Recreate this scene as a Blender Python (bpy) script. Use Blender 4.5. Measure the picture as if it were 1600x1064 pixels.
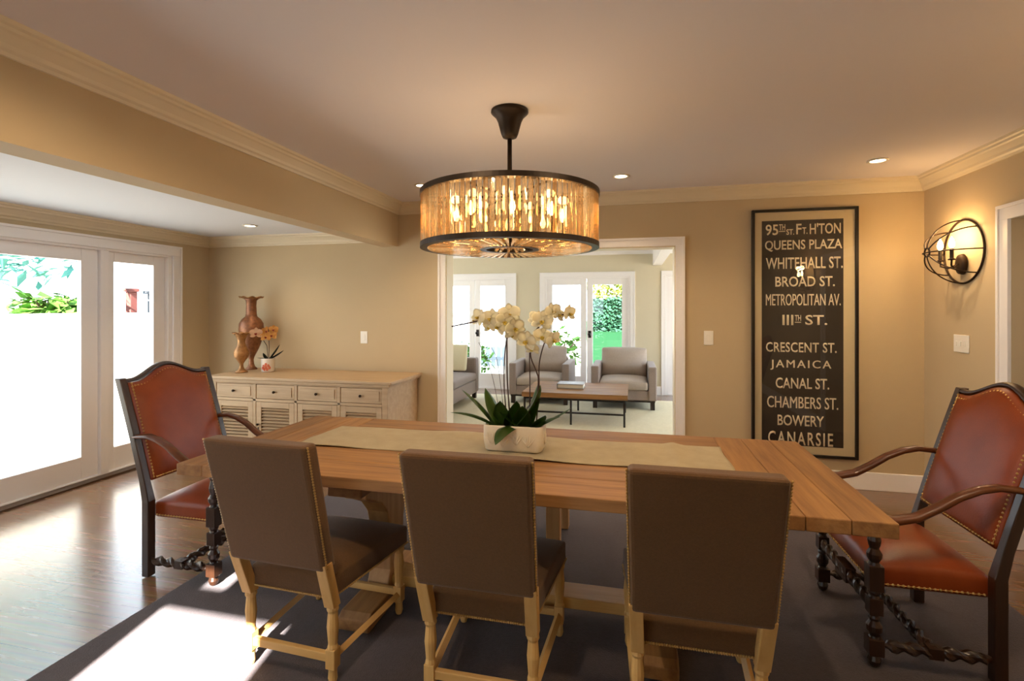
import bpy, bmesh, math, random
from mathutils import Vector, Matrix
random.seed(7)
C = bpy.context.scene.collection
for o in list(bpy.data.objects): bpy.data.objects.remove(o)
sc = bpy.context.scene
PI = math.pi

# ------------------------------------------------------------------ camera, world, sun, exposure
cam_d = bpy.data.cameras.new('camera'); cam = bpy.data.objects.new('camera', cam_d); C.objects.link(cam)
cam.location = (0, 0, 1.43)
cam.rotation_euler = (PI/2, 0, math.atan(185/793))
cam_d.sensor_width = 36; cam_d.lens = 793/1600*36; cam_d.shift_y = -50/1600
cam_d.clip_start = 0.02; cam_d.clip_end = 200
sc.camera = cam
w = bpy.data.worlds.new('sky'); sc.world = w; w.use_nodes = True
bg = w.node_tree.nodes['Background']
bg.inputs['Color'].default_value = (0.74, 0.87, 1.0, 1); bg.inputs['Strength'].default_value = 5.4
sun_d = bpy.data.lights.new('sun', 'SUN'); sun = bpy.data.objects.new('sun', sun_d); C.objects.link(sun)
SUN_T = 0.62
sun.rotation_euler = Vector((-.18, .984, -SUN_T)).to_track_quat('-Z', 'Y').to_euler()
sun_d.energy = 60.0; sun_d.color = (1.0, .95, .88); sun_d.angle = math.radians(.6)
sun.location = (0, -8, 8)
vs = sc.view_settings
sc.display_settings.display_device = 'sRGB'
vs.view_transform = 'Standard'; vs.look = 'None'; vs.gamma = 1.0; vs.use_curve_mapping = False
vs.exposure = 0.33
sc.cycles.max_bounces = 10; sc.cycles.diffuse_bounces = 6; sc.cycles.transparent_max_bounces = 24
sc.cycles.caustics_reflective = False; sc.cycles.caustics_refractive = False
sc.cycles.sample_clamp_indirect = 6.0
BULB_W = 0.45     # what each chandelier bulb sends up and around
DOWN_W = 6.0    # what each chandelier bulb sends downward and outward

# ------------------------------------------------------------------ helpers
def lin(h):
    r = [int(h[i:i+2], 16)/255 for i in (0, 2, 4)]
    return tuple(x/12.92 if x <= .04045 else ((x+.055)/1.055)**2.4 for x in r) + (1,)
def mat(name, col, rough=.6, metal=0., noise=0., scale=8., stretch=(1,1,1), col2=None, bump=0., bscale=None, coat=0., spec=.5, sheen=0., contrast=.5, coord='Object'):
    m = bpy.data.materials.new(name); m.use_nodes = True
    nt = m.node_tree; b = nt.nodes['Principled BSDF']
    c1 = lin(col) if isinstance(col, str) else tuple(col)+(1,)
    b.inputs['Base Color'].default_value = c1
    b.inputs['Roughness'].default_value = rough; b.inputs['Metallic'].default_value = metal
    b.inputs['Coat Weight'].default_value = coat; b.inputs['Specular IOR Level'].default_value = spec
    b.inputs['Coat Roughness'].default_value = .15
    if sheen: b.inputs['Sheen Weight'].default_value = sheen
    if col2 or noise or bump:
        tc = nt.nodes.new('ShaderNodeTexCoord'); mp = nt.nodes.new('ShaderNodeMapping')
        mp.inputs['Scale'].default_value = stretch
        nt.links.new(tc.outputs[coord], mp.inputs[0])
        n = nt.nodes.new('ShaderNodeTexNoise'); n.inputs['Scale'].default_value = scale
        n.inputs['Detail'].default_value = 6; n.inputs['Roughness'].default_value = .6
        nt.links.new(mp.outputs[0], n.inputs['Vector'])
        if col2:
            r = nt.nodes.new('ShaderNodeValToRGB')
            r.color_ramp.elements[0].position = .5-contrast/2; r.color_ramp.elements[1].position = .5+contrast/2
            r.color_ramp.elements[0].color = c1; r.color_ramp.elements[1].color = lin(col2)
            nt.links.new(n.outputs[0], r.inputs[0]); nt.links.new(r.outputs[0], b.inputs['Base Color'])
        if bump:
            n2 = nt.nodes.new('ShaderNodeTexNoise'); n2.inputs['Scale'].default_value = bscale or scale
            n2.inputs['Detail'].default_value = 4
            nt.links.new(mp.outputs[0], n2.inputs['Vector'])
            bp = nt.nodes.new('ShaderNodeBump'); bp.inputs['Strength'].default_value = bump; bp.inputs['Distance'].default_value = .01
            nt.links.new(n2.outputs[0], bp.inputs['Height']); nt.links.new(bp.outputs[0], b.inputs['Normal'])
    return m
def emis(name, col, s):
    m = bpy.data.materials.new(name); m.use_nodes = True; nt = m.node_tree
    b = nt.nodes['Principled BSDF']
    b.inputs['Base Color'].default_value = (.8,.8,.8,1)
    b.inputs['Emission Color'].default_value = lin(col); b.inputs['Emission Strength'].default_value = s
    return m
def glassy(name, trans=(1,1,1), gloss=.08, rough=.0, transl=0., fres=True):
    m = bpy.data.materials.new(name); m.use_nodes = True; nt = m.node_tree
    nt.nodes.remove(nt.nodes['Principled BSDF']); out = nt.nodes['Material Output']
    t = nt.nodes.new('ShaderNodeBsdfTransparent'); t.inputs[0].default_value = tuple(trans)+(1,)
    g = nt.nodes.new('ShaderNodeBsdfGlossy'); g.inputs['Roughness'].default_value = rough
    g.inputs['Color'].default_value = (1,1,1,1)
    mx = nt.nodes.new('ShaderNodeMixShader')
    if fres:
        f = nt.nodes.new('ShaderNodeLayerWeight'); f.inputs[0].default_value = .5
        p5 = nt.nodes.new('ShaderNodeMath'); p5.operation = 'POWER'; p5.inputs[1].default_value = 5
        ma = nt.nodes.new('ShaderNodeMath'); ma.operation = 'MULTIPLY_ADD'; ma.inputs[1].default_value = .9; ma.inputs[2].default_value = .025
        nt.links.new(f.outputs['Facing'], p5.inputs[0]); nt.links.new(p5.outputs[0], ma.inputs[0]); nt.links.new(ma.outputs[0], mx.inputs[0])
    else: mx.inputs[0].default_value = gloss
    nt.links.new(t.outputs[0], mx.inputs[1]); nt.links.new(g.outputs[0], mx.inputs[2])
    last = mx
    if transl:
        tr = nt.nodes.new('ShaderNodeBsdfTranslucent'); tr.inputs[0].default_value = tuple(trans)+(1,)
        m2 = nt.nodes.new('ShaderNodeMixShader'); m2.inputs[0].default_value = transl
        nt.links.new(mx.outputs[0], m2.inputs[1]); nt.links.new(tr.outputs[0], m2.inputs[2]); last = m2
    nt.links.new(last.outputs[0], out.inputs[0])
    return m
def B(): return bmesh.new()
def box(bm, x0, x1, y0, y1, z0, z1):
    r = bmesh.ops.create_cube(bm, size=1)
    for v in r['verts']:
        v.co = Vector((x0+(v.co.x+.5)*(x1-x0), y0+(v.co.y+.5)*(y1-y0), z0+(v.co.z+.5)*(z1-z0)))
    return r['verts']
def tube(bm, pts, rad, n=10, lobes=0, amp=0., twist=0., caps=True, flat=1.0, up=None):
    pts = [Vector(p) for p in pts]
    if not hasattr(rad, '__len__'): rad = [rad]*len(pts)
    rings = []; prev = None; s = 0.
    for i, p in enumerate(pts):
        t = (pts[min(i+1, len(pts)-1)] - pts[max(i-1, 0)])
        if t.length < 1e-9: t = Vector((0,0,1))
        t.normalize()
        if prev is None:
            a = Vector(up) if up else (Vector((0,0,1)) if abs(t.z) < .9 else Vector((1,0,0)))
            u = (a - t*a.dot(t)).normalized()
        else:
            u = (prev - t*prev.dot(t))
            u = u.normalized() if u.length > 1e-6 else prev
        prev = u; v = t.cross(u)
        if i: s += (p - pts[i-1]).length
        ring = []
        for k in range(n):
            a = 2*PI*k/n
            r = rad[i]*(1+amp*math.cos(lobes*(a-twist*s))) if lobes else rad[i]
            ring.append(bm.verts.new(p + (u*math.cos(a)*flat + v*math.sin(a))*r))
        rings.append(ring)
    for a, b in zip(rings, rings[1:]):
        for k in range(n):
            bm.faces.new((a[k], a[(k+1) % n], b[(k+1) % n], b[k]))
    if caps:
        bm.faces.new(rings[0][::-1]); bm.faces.new(rings[-1])
    return rings
def lathe(bm, prof, c=(0,0,0), n=24, caps=True):
    rings = []
    for r, z in prof:
        rings.append([bm.verts.new((c[0]+max(r,1e-4)*math.cos(2*PI*k/n), c[1]+max(r,1e-4)*math.sin(2*PI*k/n), c[2]+z)) for k in range(n)])
    for a, b in zip(rings, rings[1:]):
        for k in range(n): bm.faces.new((a[k], a[(k+1) % n], b[(k+1) % n], b[k]))
    if caps:
        bm.faces.new(rings[0][::-1]); bm.faces.new(rings[-1])
def prism(bm, poly, axis, a, b):
    """extrude a 2-D outline along axis (0,1,2) from a to b"""
    def P(p, t):
        q = [p[0], p[1]]; q.insert(axis, t); return bm.verts.new(q)
    A = [P(p, a) for p in poly]; D = [P(p, b) for p in poly]; n = len(poly)
    bm.faces.new(A[::-1]); bm.faces.new(D)
    for k in range(n): bm.faces.new((A[k], A[(k+1) % n], D[(k+1) % n], D[k]))
def sph(bm, c, r, u=8, v=6, sc3=(1,1,1)):
    res = bmesh.ops.create_uvsphere(bm, u_segments=u, v_segments=v, radius=r)
    for vv in res['verts']: vv.co = Vector((vv.co.x*sc3[0]+c[0], vv.co.y*sc3[1]+c[1], vv.co.z*sc3[2]+c[2]))
def obj(name, bm, m, parent=None, smooth=False, bevel=0., seg=2, loc=None, sub=0):
    bmesh.ops.recalc_face_normals(bm, faces=bm.faces)
    me = bpy.data.meshes.new(name); bm.to_mesh(me); bm.free()
    if smooth:
        for p in me.polygons: p.use_smooth = True
    o = bpy.data.objects.new(name, me); C.objects.link(o)
    if m: me.materials.append(m)
    if parent: o.parent = parent
    if loc: o.location = loc
    if bevel:
        md = o.modifiers.new('bevel', 'BEVEL'); md.width = bevel; md.segments = seg; md.limit_method = 'ANGLE'; md.angle_limit = math.radians(40)
        if smooth: md.harden_normals = False
    if sub:
        md = o.modifiers.new('sub', 'SUBSURF'); md.levels = sub; md.render_levels = sub
    return o
def tag(o, label, cat, group=None):
    o['label'] = label; o['category'] = cat
    if group: o['group'] = group
    return o
def thing(name, label, cat, loc=(0,0,0), rz=0, group=None):
    o = bpy.data.objects.new(name, None); C.objects.link(o); o.location = loc; o.rotation_euler = (0,0,rz)
    o.empty_display_size = .1
    return tag(o, label, cat, group)
def struct(name, bm, m, parent=None, **k):
    o = obj(name, bm, m, parent, **k)
    if not parent: o['kind'] = 'structure'
    return o
def sroot(name, loc=(0,0,0)):
    o = bpy.data.objects.new(name, None); C.objects.link(o); o.location = loc; o['kind'] = 'structure'; return o
def dup(root, loc, rz, label, group=None):
    r = root.copy(); C.objects.link(r); r.location = loc; r.rotation_euler = (0,0,rz); r['label'] = label
    if group: r['group'] = group
    for ch in list(root.children):
        c = ch.copy(); C.objects.link(c); c.parent = r
        for g in list(ch.children):
            d = g.copy(); C.objects.link(d); d.parent = c
    return r
def wall(name, axis, t0, t1, u0, u1, z0, z1, holes, m):
    """a wall slab across axis (0: faces X, 1: faces Y) with rectangular holes (u0,u1,z0,z1); one mesh"""
    us = sorted({u0, u1, *[h[0] for h in holes], *[h[1] for h in holes]})
    zs = sorted({z0, z1, *[h[2] for h in holes], *[h[3] for h in holes]})
    bm = B(); vd = {}
    def V(i, j, t):
        k = (i, j, t)
        if k not in vd:
            p = (t, us[i], zs[j]) if axis == 0 else (us[i], t, zs[j])
            vd[k] = bm.verts.new(p)
        return vd[k]
    def solid(i, j):
        if i < 0 or j < 0 or i >= len(us)-1 or j >= len(zs)-1: return False
        a, b = (us[i]+us[i+1])/2, (zs[j]+zs[j+1])/2
        return not any(h[0] < a < h[1] and h[2] < b < h[3] for h in holes)
    for i in range(len(us)-1):
        for j in range(len(zs)-1):
            if not solid(i, j): continue
            for t in (t0, t1):
                bm.faces.new((V(i,j,t), V(i+1,j,t), V(i+1,j+1,t), V(i,j+1,t)))
            for di, dj, (a, b) in ((-1,0,((i,j),(i,j+1))), (1,0,((i+1,j),(i+1,j+1))), (0,-1,((i,j),(i+1,j))), (0,1,((i,j+1),(i+1,j+1)))):
                if not solid(i+di, j+dj):
                    bm.faces.new((V(*a,t0), V(*b,t0), V(*b,t1), V(*a,t1)))
    return struct(name, bm, m)

# ------------------------------------------------------------------ materials
M = {}
M['wall'] = mat('wall_paint', 'c2ae8c', .85, noise=1, col2='c6b290', scale=2, bump=.02, bscale=180)
M['wall2'] = mat('living_wall_paint', 'd0c6ac', .85, noise=1, col2='d4cab0', scale=2)
M['ceil'] = mat('ceiling_paint', 'e4e1e6', .9, bump=.02, bscale=120)
M['ceil2'] = mat('white_ceiling_paint', 'dce0e6', .9)
M['trim'] = mat('white_trim', 'f2efee', .35)
M['crown'] = mat('cream_trim', 'ddd0b4', .45)
M['glass'] = glassy('window_glass')
M['dark'] = mat('dark_bronze', '2a1f16', .45, metal=.6)
M['black'] = mat('black_lacquer', '17120e', .3)
def vary(m, amt=.16):
    nt = m.node_tree; b = nt.nodes['Principled BSDF']; l = b.inputs['Base Color'].links[0]; src = l.from_socket
    oi = nt.nodes.new('ShaderNodeObjectInfo'); mr = nt.nodes.new('ShaderNodeMapRange'); mr.inputs[3].default_value = 1-amt; mr.inputs[4].default_value = 1+amt
    hs = nt.nodes.new('ShaderNodeHueSaturation'); nt.links.new(oi.outputs['Random'], mr.inputs[0]); nt.links.new(mr.outputs[0], hs.inputs['Value'])
    nt.links.new(src, hs.inputs['Color']); nt.links.new(hs.outputs[0], b.inputs['Base Color']); return m
def wood(name, c1, c2, rough=.5, axis=0, scale=5., coat=0., contrast=.55, bump=.15):
    st = [14,14,14]; st[axis] = 1.0
    return mat(name, c1, rough, col2=c2, scale=scale*.35, stretch=tuple(st), bump=bump, bscale=scale*1.2, coat=coat, contrast=contrast)
M['tableX'] = wood('table_planks', '75502e', 'a67a48', .6, 0, contrast=.42)
M['tableY'] = wood('table_end_planks', '785230', 'a67a48', .6, 1, contrast=.42)
vary(M['tableX']); vary(M['tableY'])
M['tableZ'] = wood('table_posts', 'b08655', 'd4aa78', .55, 2)
M['pale'] = wood('pale_chair_wood', 'be924e', 'd8b06e', .55, 2)
M['side'] = wood('sideboard_wood', 'a88c68', 'c2a682', .55, 0)
M['paleX'] = wood('pale_wood_across', 'be924e', 'd8b06e', .55, 0)
M['paleY'] = wood('pale_wood_along', 'be924e', 'd8b06e', .55, 1)
M['fabric'] = mat('taupe_linen', '563b1c', .95, col2='634424', scale=120, bump=.25, bscale=350, sheen=.15)
M['brass'] = mat('aged_brass', 'b08c50', .4, metal=.6)
M['leather'] = mat('cognac_leather', '6c280b', .38, col2='8a3e14', scale=5, bump=.06, bscale=140, contrast=.6, spec=.38)
M['walnut'] = wood('dark_walnut', '1c0f08', '3a2010', .36, 2, coat=.12, bump=.05)
M['arm'] = wood('walnut_arm', '42200e', '6a3818', .36, 0, coat=.2, bump=.05)
M['rug'] = mat('dark_rug', '403639', 1.0, col2='4b4043', scale=60, bump=.4, bscale=240, sheen=.12)
M['cream_rug'] = mat('cream_rug', 'cfc4a4', 1.0, col2='dcd2b4', scale=30, bump=.3, bscale=200)
M['sofa'] = mat('taupe_upholstery', '8d7d76', .9, col2='978880', scale=60, bump=.15, bscale=300, sheen=.2)
M['sofal'] = mat('grey_upholstery', 'a89a8e', .9, col2='b2a498', scale=60, bump=.15, bscale=300, sheen=.2)
M['legs'] = mat('espresso_legs', '2e2018', .4)
M['runner'] = mat('linen_runner', 'a2957a', .95, col2='afa286', scale=14, bump=.3, bscale=260)
M['leaf'] = mat('orchid_leaf', '2c4c16', .35, col2='46661f', scale=6, coat=.2)
M['petal'] = mat('cream_petal', 'ece6c4', .6, col2='f4f0de', scale=20)
M['stem'] = mat('orchid_stem', '3a2216', .5)
M['soil'] = mat('moss_soil', '3a2a18', 1., col2='55401f', scale=60, bump=.6, bscale=90)
M['ceramic'] = mat('carved_stoneware', 'd6ccb6', .45, col2='e2d8c4', scale=12)
M['plate'] = mat('switch_plate', 'f0ece2', .35)
M['chrome'] = mat('chrome', 'd8d8d8', .12, metal=1.)
def plank_floor():
    m = bpy.data.materials.new('oak_floor'); m.use_nodes = True; nt = m.node_tree; b = nt.nodes['Principled BSDF']
    tc = nt.nodes.new('ShaderNodeTexCoord'); br = nt.nodes.new('ShaderNodeTexBrick')
    mp = nt.nodes.new('ShaderNodeMapping')
    nt.links.new(tc.outputs['Object'], mp.inputs[0])
    br.inputs['Scale'].default_value = 1.0; br.inputs['Brick Width'].default_value = 1.4; br.inputs['Row Height'].default_value = .085
    br.inputs['Mortar Size'].default_value = .0012; br.inputs['Color1'].default_value = lin('6c4a31'); br.inputs['Color2'].default_value = lin('7d5a3e')
    br.inputs['Mortar'].default_value = lin('3a2415'); br.offset = .37
    nt.links.new(mp.outputs[0], br.inputs['Vector'])
    mp2 = nt.nodes.new('ShaderNodeMapping'); mp2.inputs['Scale'].default_value = (1.5, 22, 1)
    nt.links.new(tc.outputs['Object'], mp2.inputs[0])
    n = nt.nodes.new('ShaderNodeTexNoise'); n.inputs['Scale'].default_value = 2.2; n.inputs['Detail'].default_value = 6
    nt.links.new(mp2.outputs[0], n.inputs['Vector'])
    mx = nt.nodes.new('ShaderNodeMix'); mx.data_type = 'RGBA'; mx.blend_type = 'OVERLAY'; mx.inputs['Factor'].default_value = .6
    nt.links.new(br.outputs['Color'], mx.inputs[6]); nt.links.new(n.outputs['Color'], mx.inputs[7])
    hs = nt.nodes.new('ShaderNodeHueSaturation'); hs.inputs['Saturation'].default_value = 1.0
    nt.links.new(mx.outputs[2], hs.inputs['Color'])
    nt.links.new(hs.outputs[0], b.inputs['Base Color'])
    mr = nt.nodes.new('ShaderNodeMapRange'); mr.inputs[3].default_value = .16; mr.inputs[4].default_value = .34
    nt.links.new(n.outputs[0], mr.inputs[0]); nt.links.new(mr.outputs[0], b.inputs['Roughness'])
    b.inputs['Coat Weight'].default_value = .7; b.inputs['Coat Roughness'].default_value = .2
    return m
M['floor'] = plank_floor()

# ------------------------------------------------------------------ the rooms
YB, XL, XR, YF = 4.54, -4.38, 2.21, -.9        # back, left, right, front walls
CZ, BZ = 2.44, 2.18                            # ceilings of dining area and left bay
b = B(); box(b, -4.6, 4.2, -1.1, 8.85, -.12, 0); struct('floor', b, M['floor'])
b = B(); box(b, -2.3, 2.36, YF-.15, YB+.02, CZ, CZ+.12); struct('ceiling', b, M['ceil'])
b = B(); box(b, XL-.15, -2.28, YF-.15, YB+.02, BZ, BZ+.12); struct('ceiling_bay', b, M['ceil2'])
b = B(); box(b, -2.36, -2.194, YF, YB, 2.03, CZ+.05); struct('wall_header', b, M['wall'])
wall('wall_back', 1, YB, 4.70, -4.53, 2.6, 0, 2.6, [(-1.70, .375, 0, 1.965)], M['wall'])
wall('wall_left', 0, XL-.15, XL, YF-.15, YB, 0, 2.6, [(.30, 4.09, 0, 1.945)], M['wall'])
wall('wall_right', 0, XR, XR+.30, YF-.15, YB, 0, 2.6, [(2.45, 3.62, 0, 1.965)], M['wall'])
wall('wall_front', 1, YF-.15, YF, -4.38, 2.21, 0, 2.6, [(-1.66, -.92, .05, 2.27)], M['wall'])
# hall past the right doorway
wall('wall_hall', 0, 3.9, 4.0, 1.2, 4.7, 0, 2.6, [(2.9, 3.5, .9, 2.0)], M['wall'])
b = B(); box(b, 2.5, 4.0, 1.2, 4.7, CZ, CZ+.1); struct('ceiling_hall', b, M['ceil2'])
wall('wall_hall_end', 1, 1.1, 1.2, 2.5, 4.0, 0, 2.6, [], M['wall'])
wall('wall_hall_back', 1, 4.6, 4.7, 2.6, 4.0, 0, 2.6, [], M['wall'])
# living room
YL = 8.71
wall('wall_living_back', 1, YL, YL+.14, -5.0, 2.9, 0, 2.6, [(-3.42, -2.03, 0, 1.975), (-1.46, 0.0, 0, 1.975), (.57, 1.98, 0, 1.975)], M['wall2'])
wall('wall_living_left', 0, -4.9, -4.76, 4.70, YL, 0, 2.6, [(5.0, 8.3, .25, 2.15)], M['wall2'])
wall('wall_living_right', 0, 2.6, 2.74, 4.70, YL, 0, 2.6, [(5.0, 8.3, .25, 2.15)], M['wall2'])
b = B(); box(b, -4.9, 2.74, 4.70, YL+.1, CZ+.01, CZ+.12); struct('ceiling_living', b, M['ceil2'])
b = B(); box(b, .36, .50, 4.72, YL, 2.14, CZ+.01); struct('ceiling_beam_living', b, M['trim'])

# crown mouldings (profile swept along straight runs, mitred by overlap)
PROF = [(0,0), (.012,0), (.018,.012), (.03,.02), (.036,.034), (.062,.062), (.072,.068), (.074,.08), (.086,.086), (.09,.1), (0,.1)]
def crown(name, p0, p1, inward, ztop, m):
    bm = B(); p0, p1, n = Vector(p0), Vector(p1), Vector(inward)
    A = []; D = []
    for o, z in PROF:
        for L, p, e in ((A, p0, 1), (D, p1, -1)):
            t = (p1-p0).normalized()
            q = p + n*o; L.append(bm.verts.new((q.x, q.y, ztop-.104+z*1.04)))
    k = len(A)
    for i in range(k): bm.faces.new((A[i], A[(i+1) % k], D[(i+1) % k], D[i]))
    bm.faces.new(A[::-1]); bm.faces.new(D)
    return struct(name, bm, m)
crown('trim_crown_back', (-2.194, YB, 0), (XR, YB, 0), (0,-1,0), CZ, M['crown'])
crown('trim_crown_right', (XR, YB, 0), (XR, YF, 0), (-1,0,0), CZ, M['crown'])
crown('trim_crown_header', (-2.194, YF, 0), (-2.194, YB, 0), (1,0,0), CZ, M['crown'])
crown('trim_crown_front', (-2.194, YF, 0), (XR, YF, 0), (0,1,0), CZ, M['crown'])
crown('trim_crown_bay_left', (XL, YF, 0), (XL, YB, 0), (1,0,0), BZ, M['crown'])
crown('trim_crown_bay_back', (XL, YB, 0), (-2.36, YB, 0), (0,-1,0), BZ, M['crown'])
crown('trim_crown_living', (-4.76, YL, 0), (2.6, YL, 0), (0,-1,0), CZ, M['trim'])

def baseboard(name, x0, x1, y0, y1, h=.14):
    b = B(); box(b, x0, x1, y0, y1, 0, h)
    return struct(name, b, M['trim'], bevel=.004)
baseboard('baseboard_back_right', .455, XR, YB-.018, YB)
baseboard('baseboard_back_left', XL, -1.775, YB-.018, YB)
baseboard('baseboard_right', XR-.018, XR, 3.71, YB-.018)
baseboard('baseboard_right_near', XR-.018, XR, YF, 2.36)
baseboard('baseboard_jamb', XR+.005, XR+.30, 3.602, 3.62)
baseboard('baseboard_left', XL, XL+.018, 4.19, YB-.018)
baseboard('baseboard_hall', 3.882, 3.9, 1.2, 4.6)
baseboard('baseboard_living', -.0, .5, YL-.018, YL)
baseboard('baseboard_living_middle', -1.96, -1.54, YL-.018, YL)

# doorway casings
def cas_pieces(bx, u0, u1, ztop, wd, th):
    q = wd-.02
    bx(u0-q, u0, 0, ztop, th); bx(u1, u1+q, 0, ztop, th); bx(u0-q, u1+q, ztop, ztop+q, th)
    bx(u0-wd, u0-q, 0, ztop+q, th+.009); bx(u1+q, u1+wd, 0, ztop+q, th+.009); bx(u0-wd, u1+wd, ztop+q, ztop+wd, th+.009)
def casing(name, axis, t, out, u0, u1, ztop, wd=.075, th=.02, m=None):
    """flat casing with a raised outer bead round an opening, on plane t, projecting by out*th"""
    bm = B()
    def bx(a0, a1, z0, z1, d):
        lo, hi = sorted((t, t+out*d))
        if axis == 1: box(bm, a0, a1, lo, hi, z0, z1)
        else: box(bm, lo, hi, a0, a1, z0, z1)
    cas_pieces(bx, u0, u1, ztop, wd, th)
    return struct(name, bm, m or M['trim'], bevel=.002)
casing('trim_1', 1, YB, -1, -1.70, .375, 1.965)
casing('trim_2', 0, XR, -1, 2.45, 3.62, 1.965, wd=.09)
b = B()   # lining of the wide opening
box(b, -1.702, -1.69, YB-.01, 4.71, 0, 1.965); box(b, .365, .377, YB-.01, 4.71, 0, 1.965); box(b, -1.70, .375, YB-.01, 4.71, 1.955, 1.967)
struct('trim_3', b, M['crown'])

# glazed patio slider with a fixed sidelight, left wall
dr = sroot('door_1')
b = B()
cas_pieces(lambda a, c, z0, z1, d: box(b, XL-.001, XL+d, a, c, z0, z1), .30, 4.09, 1.945, .095, .022)
obj('casing', b, M['trim'], dr, bevel=.003)
b = B()
for (y0, y1, z0, z1) in ((4.05, 4.095, .022, 1.925), (.295, 4.095, 1.925, 1.95), (.295, .34, .022, 1.925), (.295, 4.095, -.01, .022), (3.405, 3.475, .022, 1.925)):
    box(b, XL-.15, XL-.0, y0, y1, z0, z1)
obj('door_frame', b, M['trim'], dr, bevel=.003)
def leaf(parent, axis, t0, t1, u0, u1, z0, z1, sl, sr, sb, st, name='door_panel', m=None):
    bm = B()
    def bx(bm, a0, a1, c0, c1, d0=t0, d1=t1):
        if axis == 0: box(bm, d0, d1, a0, a1, c0, c1)
        else: box(bm, a0, a1, d0, d1, c0, c1)
    bx(bm, u0, u0+sl, z0, z1); bx(bm, u1-sr, u1, z0, z1); bx(bm, u0+sl, u1-sr, z0, z0+sb); bx(bm, u0+sl, u1-sr, z1-st, z1)
    o = obj(name, bm, m or M['trim'], parent, bevel=.004)
    tm = (t0+t1)/2; bm = B(); bx(bm, u0+sl-.005, u1-sr+.005, z0+sb-.005, z1-st+.005, tm-.003, tm+.003)
    obj('glass_pane', bm, M['glass'], o)
    return o
leaf(dr, 0, XL-.07, XL-.025, 1.85, 3.40, .025, 1.925, .13, .135, .18, .10, 'sliding_panel')
leaf(dr, 0, XL-.125, XL-.08, .34, 1.90, .025, 1.925, .13, .135, .18, .10, 'fixed_panel')
leaf(dr, 0, XL-.09, XL-.04, 3.475, 4.05, .022, 1.925, .075, .12, .19, .085, 'sidelight')
b = B(); box(b, XL-.02, XL+.09, .3, 4.06, 0, .014); obj('threshold', b, mat('threshold_wood', '4a3424', .4), dr)

# three pairs of French doors in the living room
for i, (u0, u1) in enumerate(((-3.42, -2.03), (-1.46, 0.0), (.57, 1.98))):
    d = sroot('door_%d' % (i+2))
    bm = B()
    cas_pieces(lambda a, c, z0, z1, dd: box(bm, a, c, YL-dd, YL+.001, z0, z1), u0, u1, 1.975, .075, .018)
    obj('casing', bm, M['trim'], d, bevel=.003)
    bm = B(); box(bm, u0, u0+.04, YL, YL+.14, .02, 1.94); box(bm, u1-.04, u1, YL, YL+.14, .02, 1.94); box(bm, u0, u1, YL, YL+.14, 1.94, 1.975); box(bm, u0, u1, YL, YL+.16, 0, .02)
    obj('door_frame', bm, M['trim'], d)
    mid = (u0+u1)/2
    for k, (a, c) in enumerate(((u0+.04, mid-.004), (mid+.004, u1-.04))):
        lf = leaf(d, 1, YL+.03, YL+.075, a, c, .02, 1.94, .10, .10, .25, .105, 'door_leaf')
        if k == 1:
            bm = B(); sph(bm, (a+.05, YL-.025, .99), .026); tube(bm, [(a+.05, YL+.03, .99), (a+.05, YL-.02, .99)], .012, 8); lathe(bm, [(.03,-.004),(.03,.004)], (0,0,0), 12)
            bm2 = B(); box(bm2, a+.025, a+.075, YL+.022, YL+.03, .93, 1.05)
            bm.free(); bm = bm2; sph(bm, (a+.05, YL-.025, .99), .028); tube(bm, [(a+.05, YL+.03, .99), (a+.05, YL-.02, .99)], .012, 8)
            obj('door_knob', bm, M['dark'], lf, smooth=False)
# window behind the camera that lets the sun in, the hall window, and unseen living side windows enlarged for light
def window(name, axis, t0, t1, u0, u1, z0, z1, bars=(), vbars=(), solid=()):
    r = sroot(name); bm = B()
    def bx(a0, a1, c0, c1, d0=t0, d1=t1, bb=None):
        if axis == 0: box(bb or bm, d0, d1, a0, a1, c0, c1)
        else: box(bb or bm, a0, a1, d0, d1, c0, c1)
    f = .025
    bx(u0, u0+f, z0, z1); bx(u1-f, u1, z0, z1); bx(u0, u1, z0, z0+f); bx(u0, u1, z1-f, z1)
    for (c0, c1) in bars: bx(u0, u1, c0, c1)
    for (c0, c1) in vbars: bx(c0, c1, z0, z1)
    for q in solid: bx(*q)
    obj('window_frame', bm, M['trim'], r)
    bm = B(); tm = (t0+t1)/2; bx(u0+.01, u1-.01, z0+.01, z1-.01, tm-.003, tm+.003, bm); obj('glass_pane', bm, M['glass'], r)
window('window_1', 1, YF-.1, YF-.04, -1.66, -.92, .05, 2.27, bars=((1.885, 1.965), (2.10, 2.25)), solid=((-1.64, -1.56, 1.96, 2.11), (-1.42, -.94, 1.96, 2.11)))  # solid panels added to this unseen window to shape the sun strip on the rug
window('window_2', 0, 3.92, 3.97, 2.9, 3.5, .9, 2.0, bars=((1.25,1.28),(1.6,1.63)))
window('window_3', 0, -4.86, -4.8, 5.0, 8.3, .25, 2.15, vbars=((6.08,6.12),(7.18,7.22)))  # unseen window, widened to brighten the living room
window('window_4', 0, 2.64, 2.7, 5.0, 8.3, .25, 2.15, vbars=((6.08,6.12),(7.18,7.22)))  # same on the right side, also unseen and enlarged for light

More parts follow.
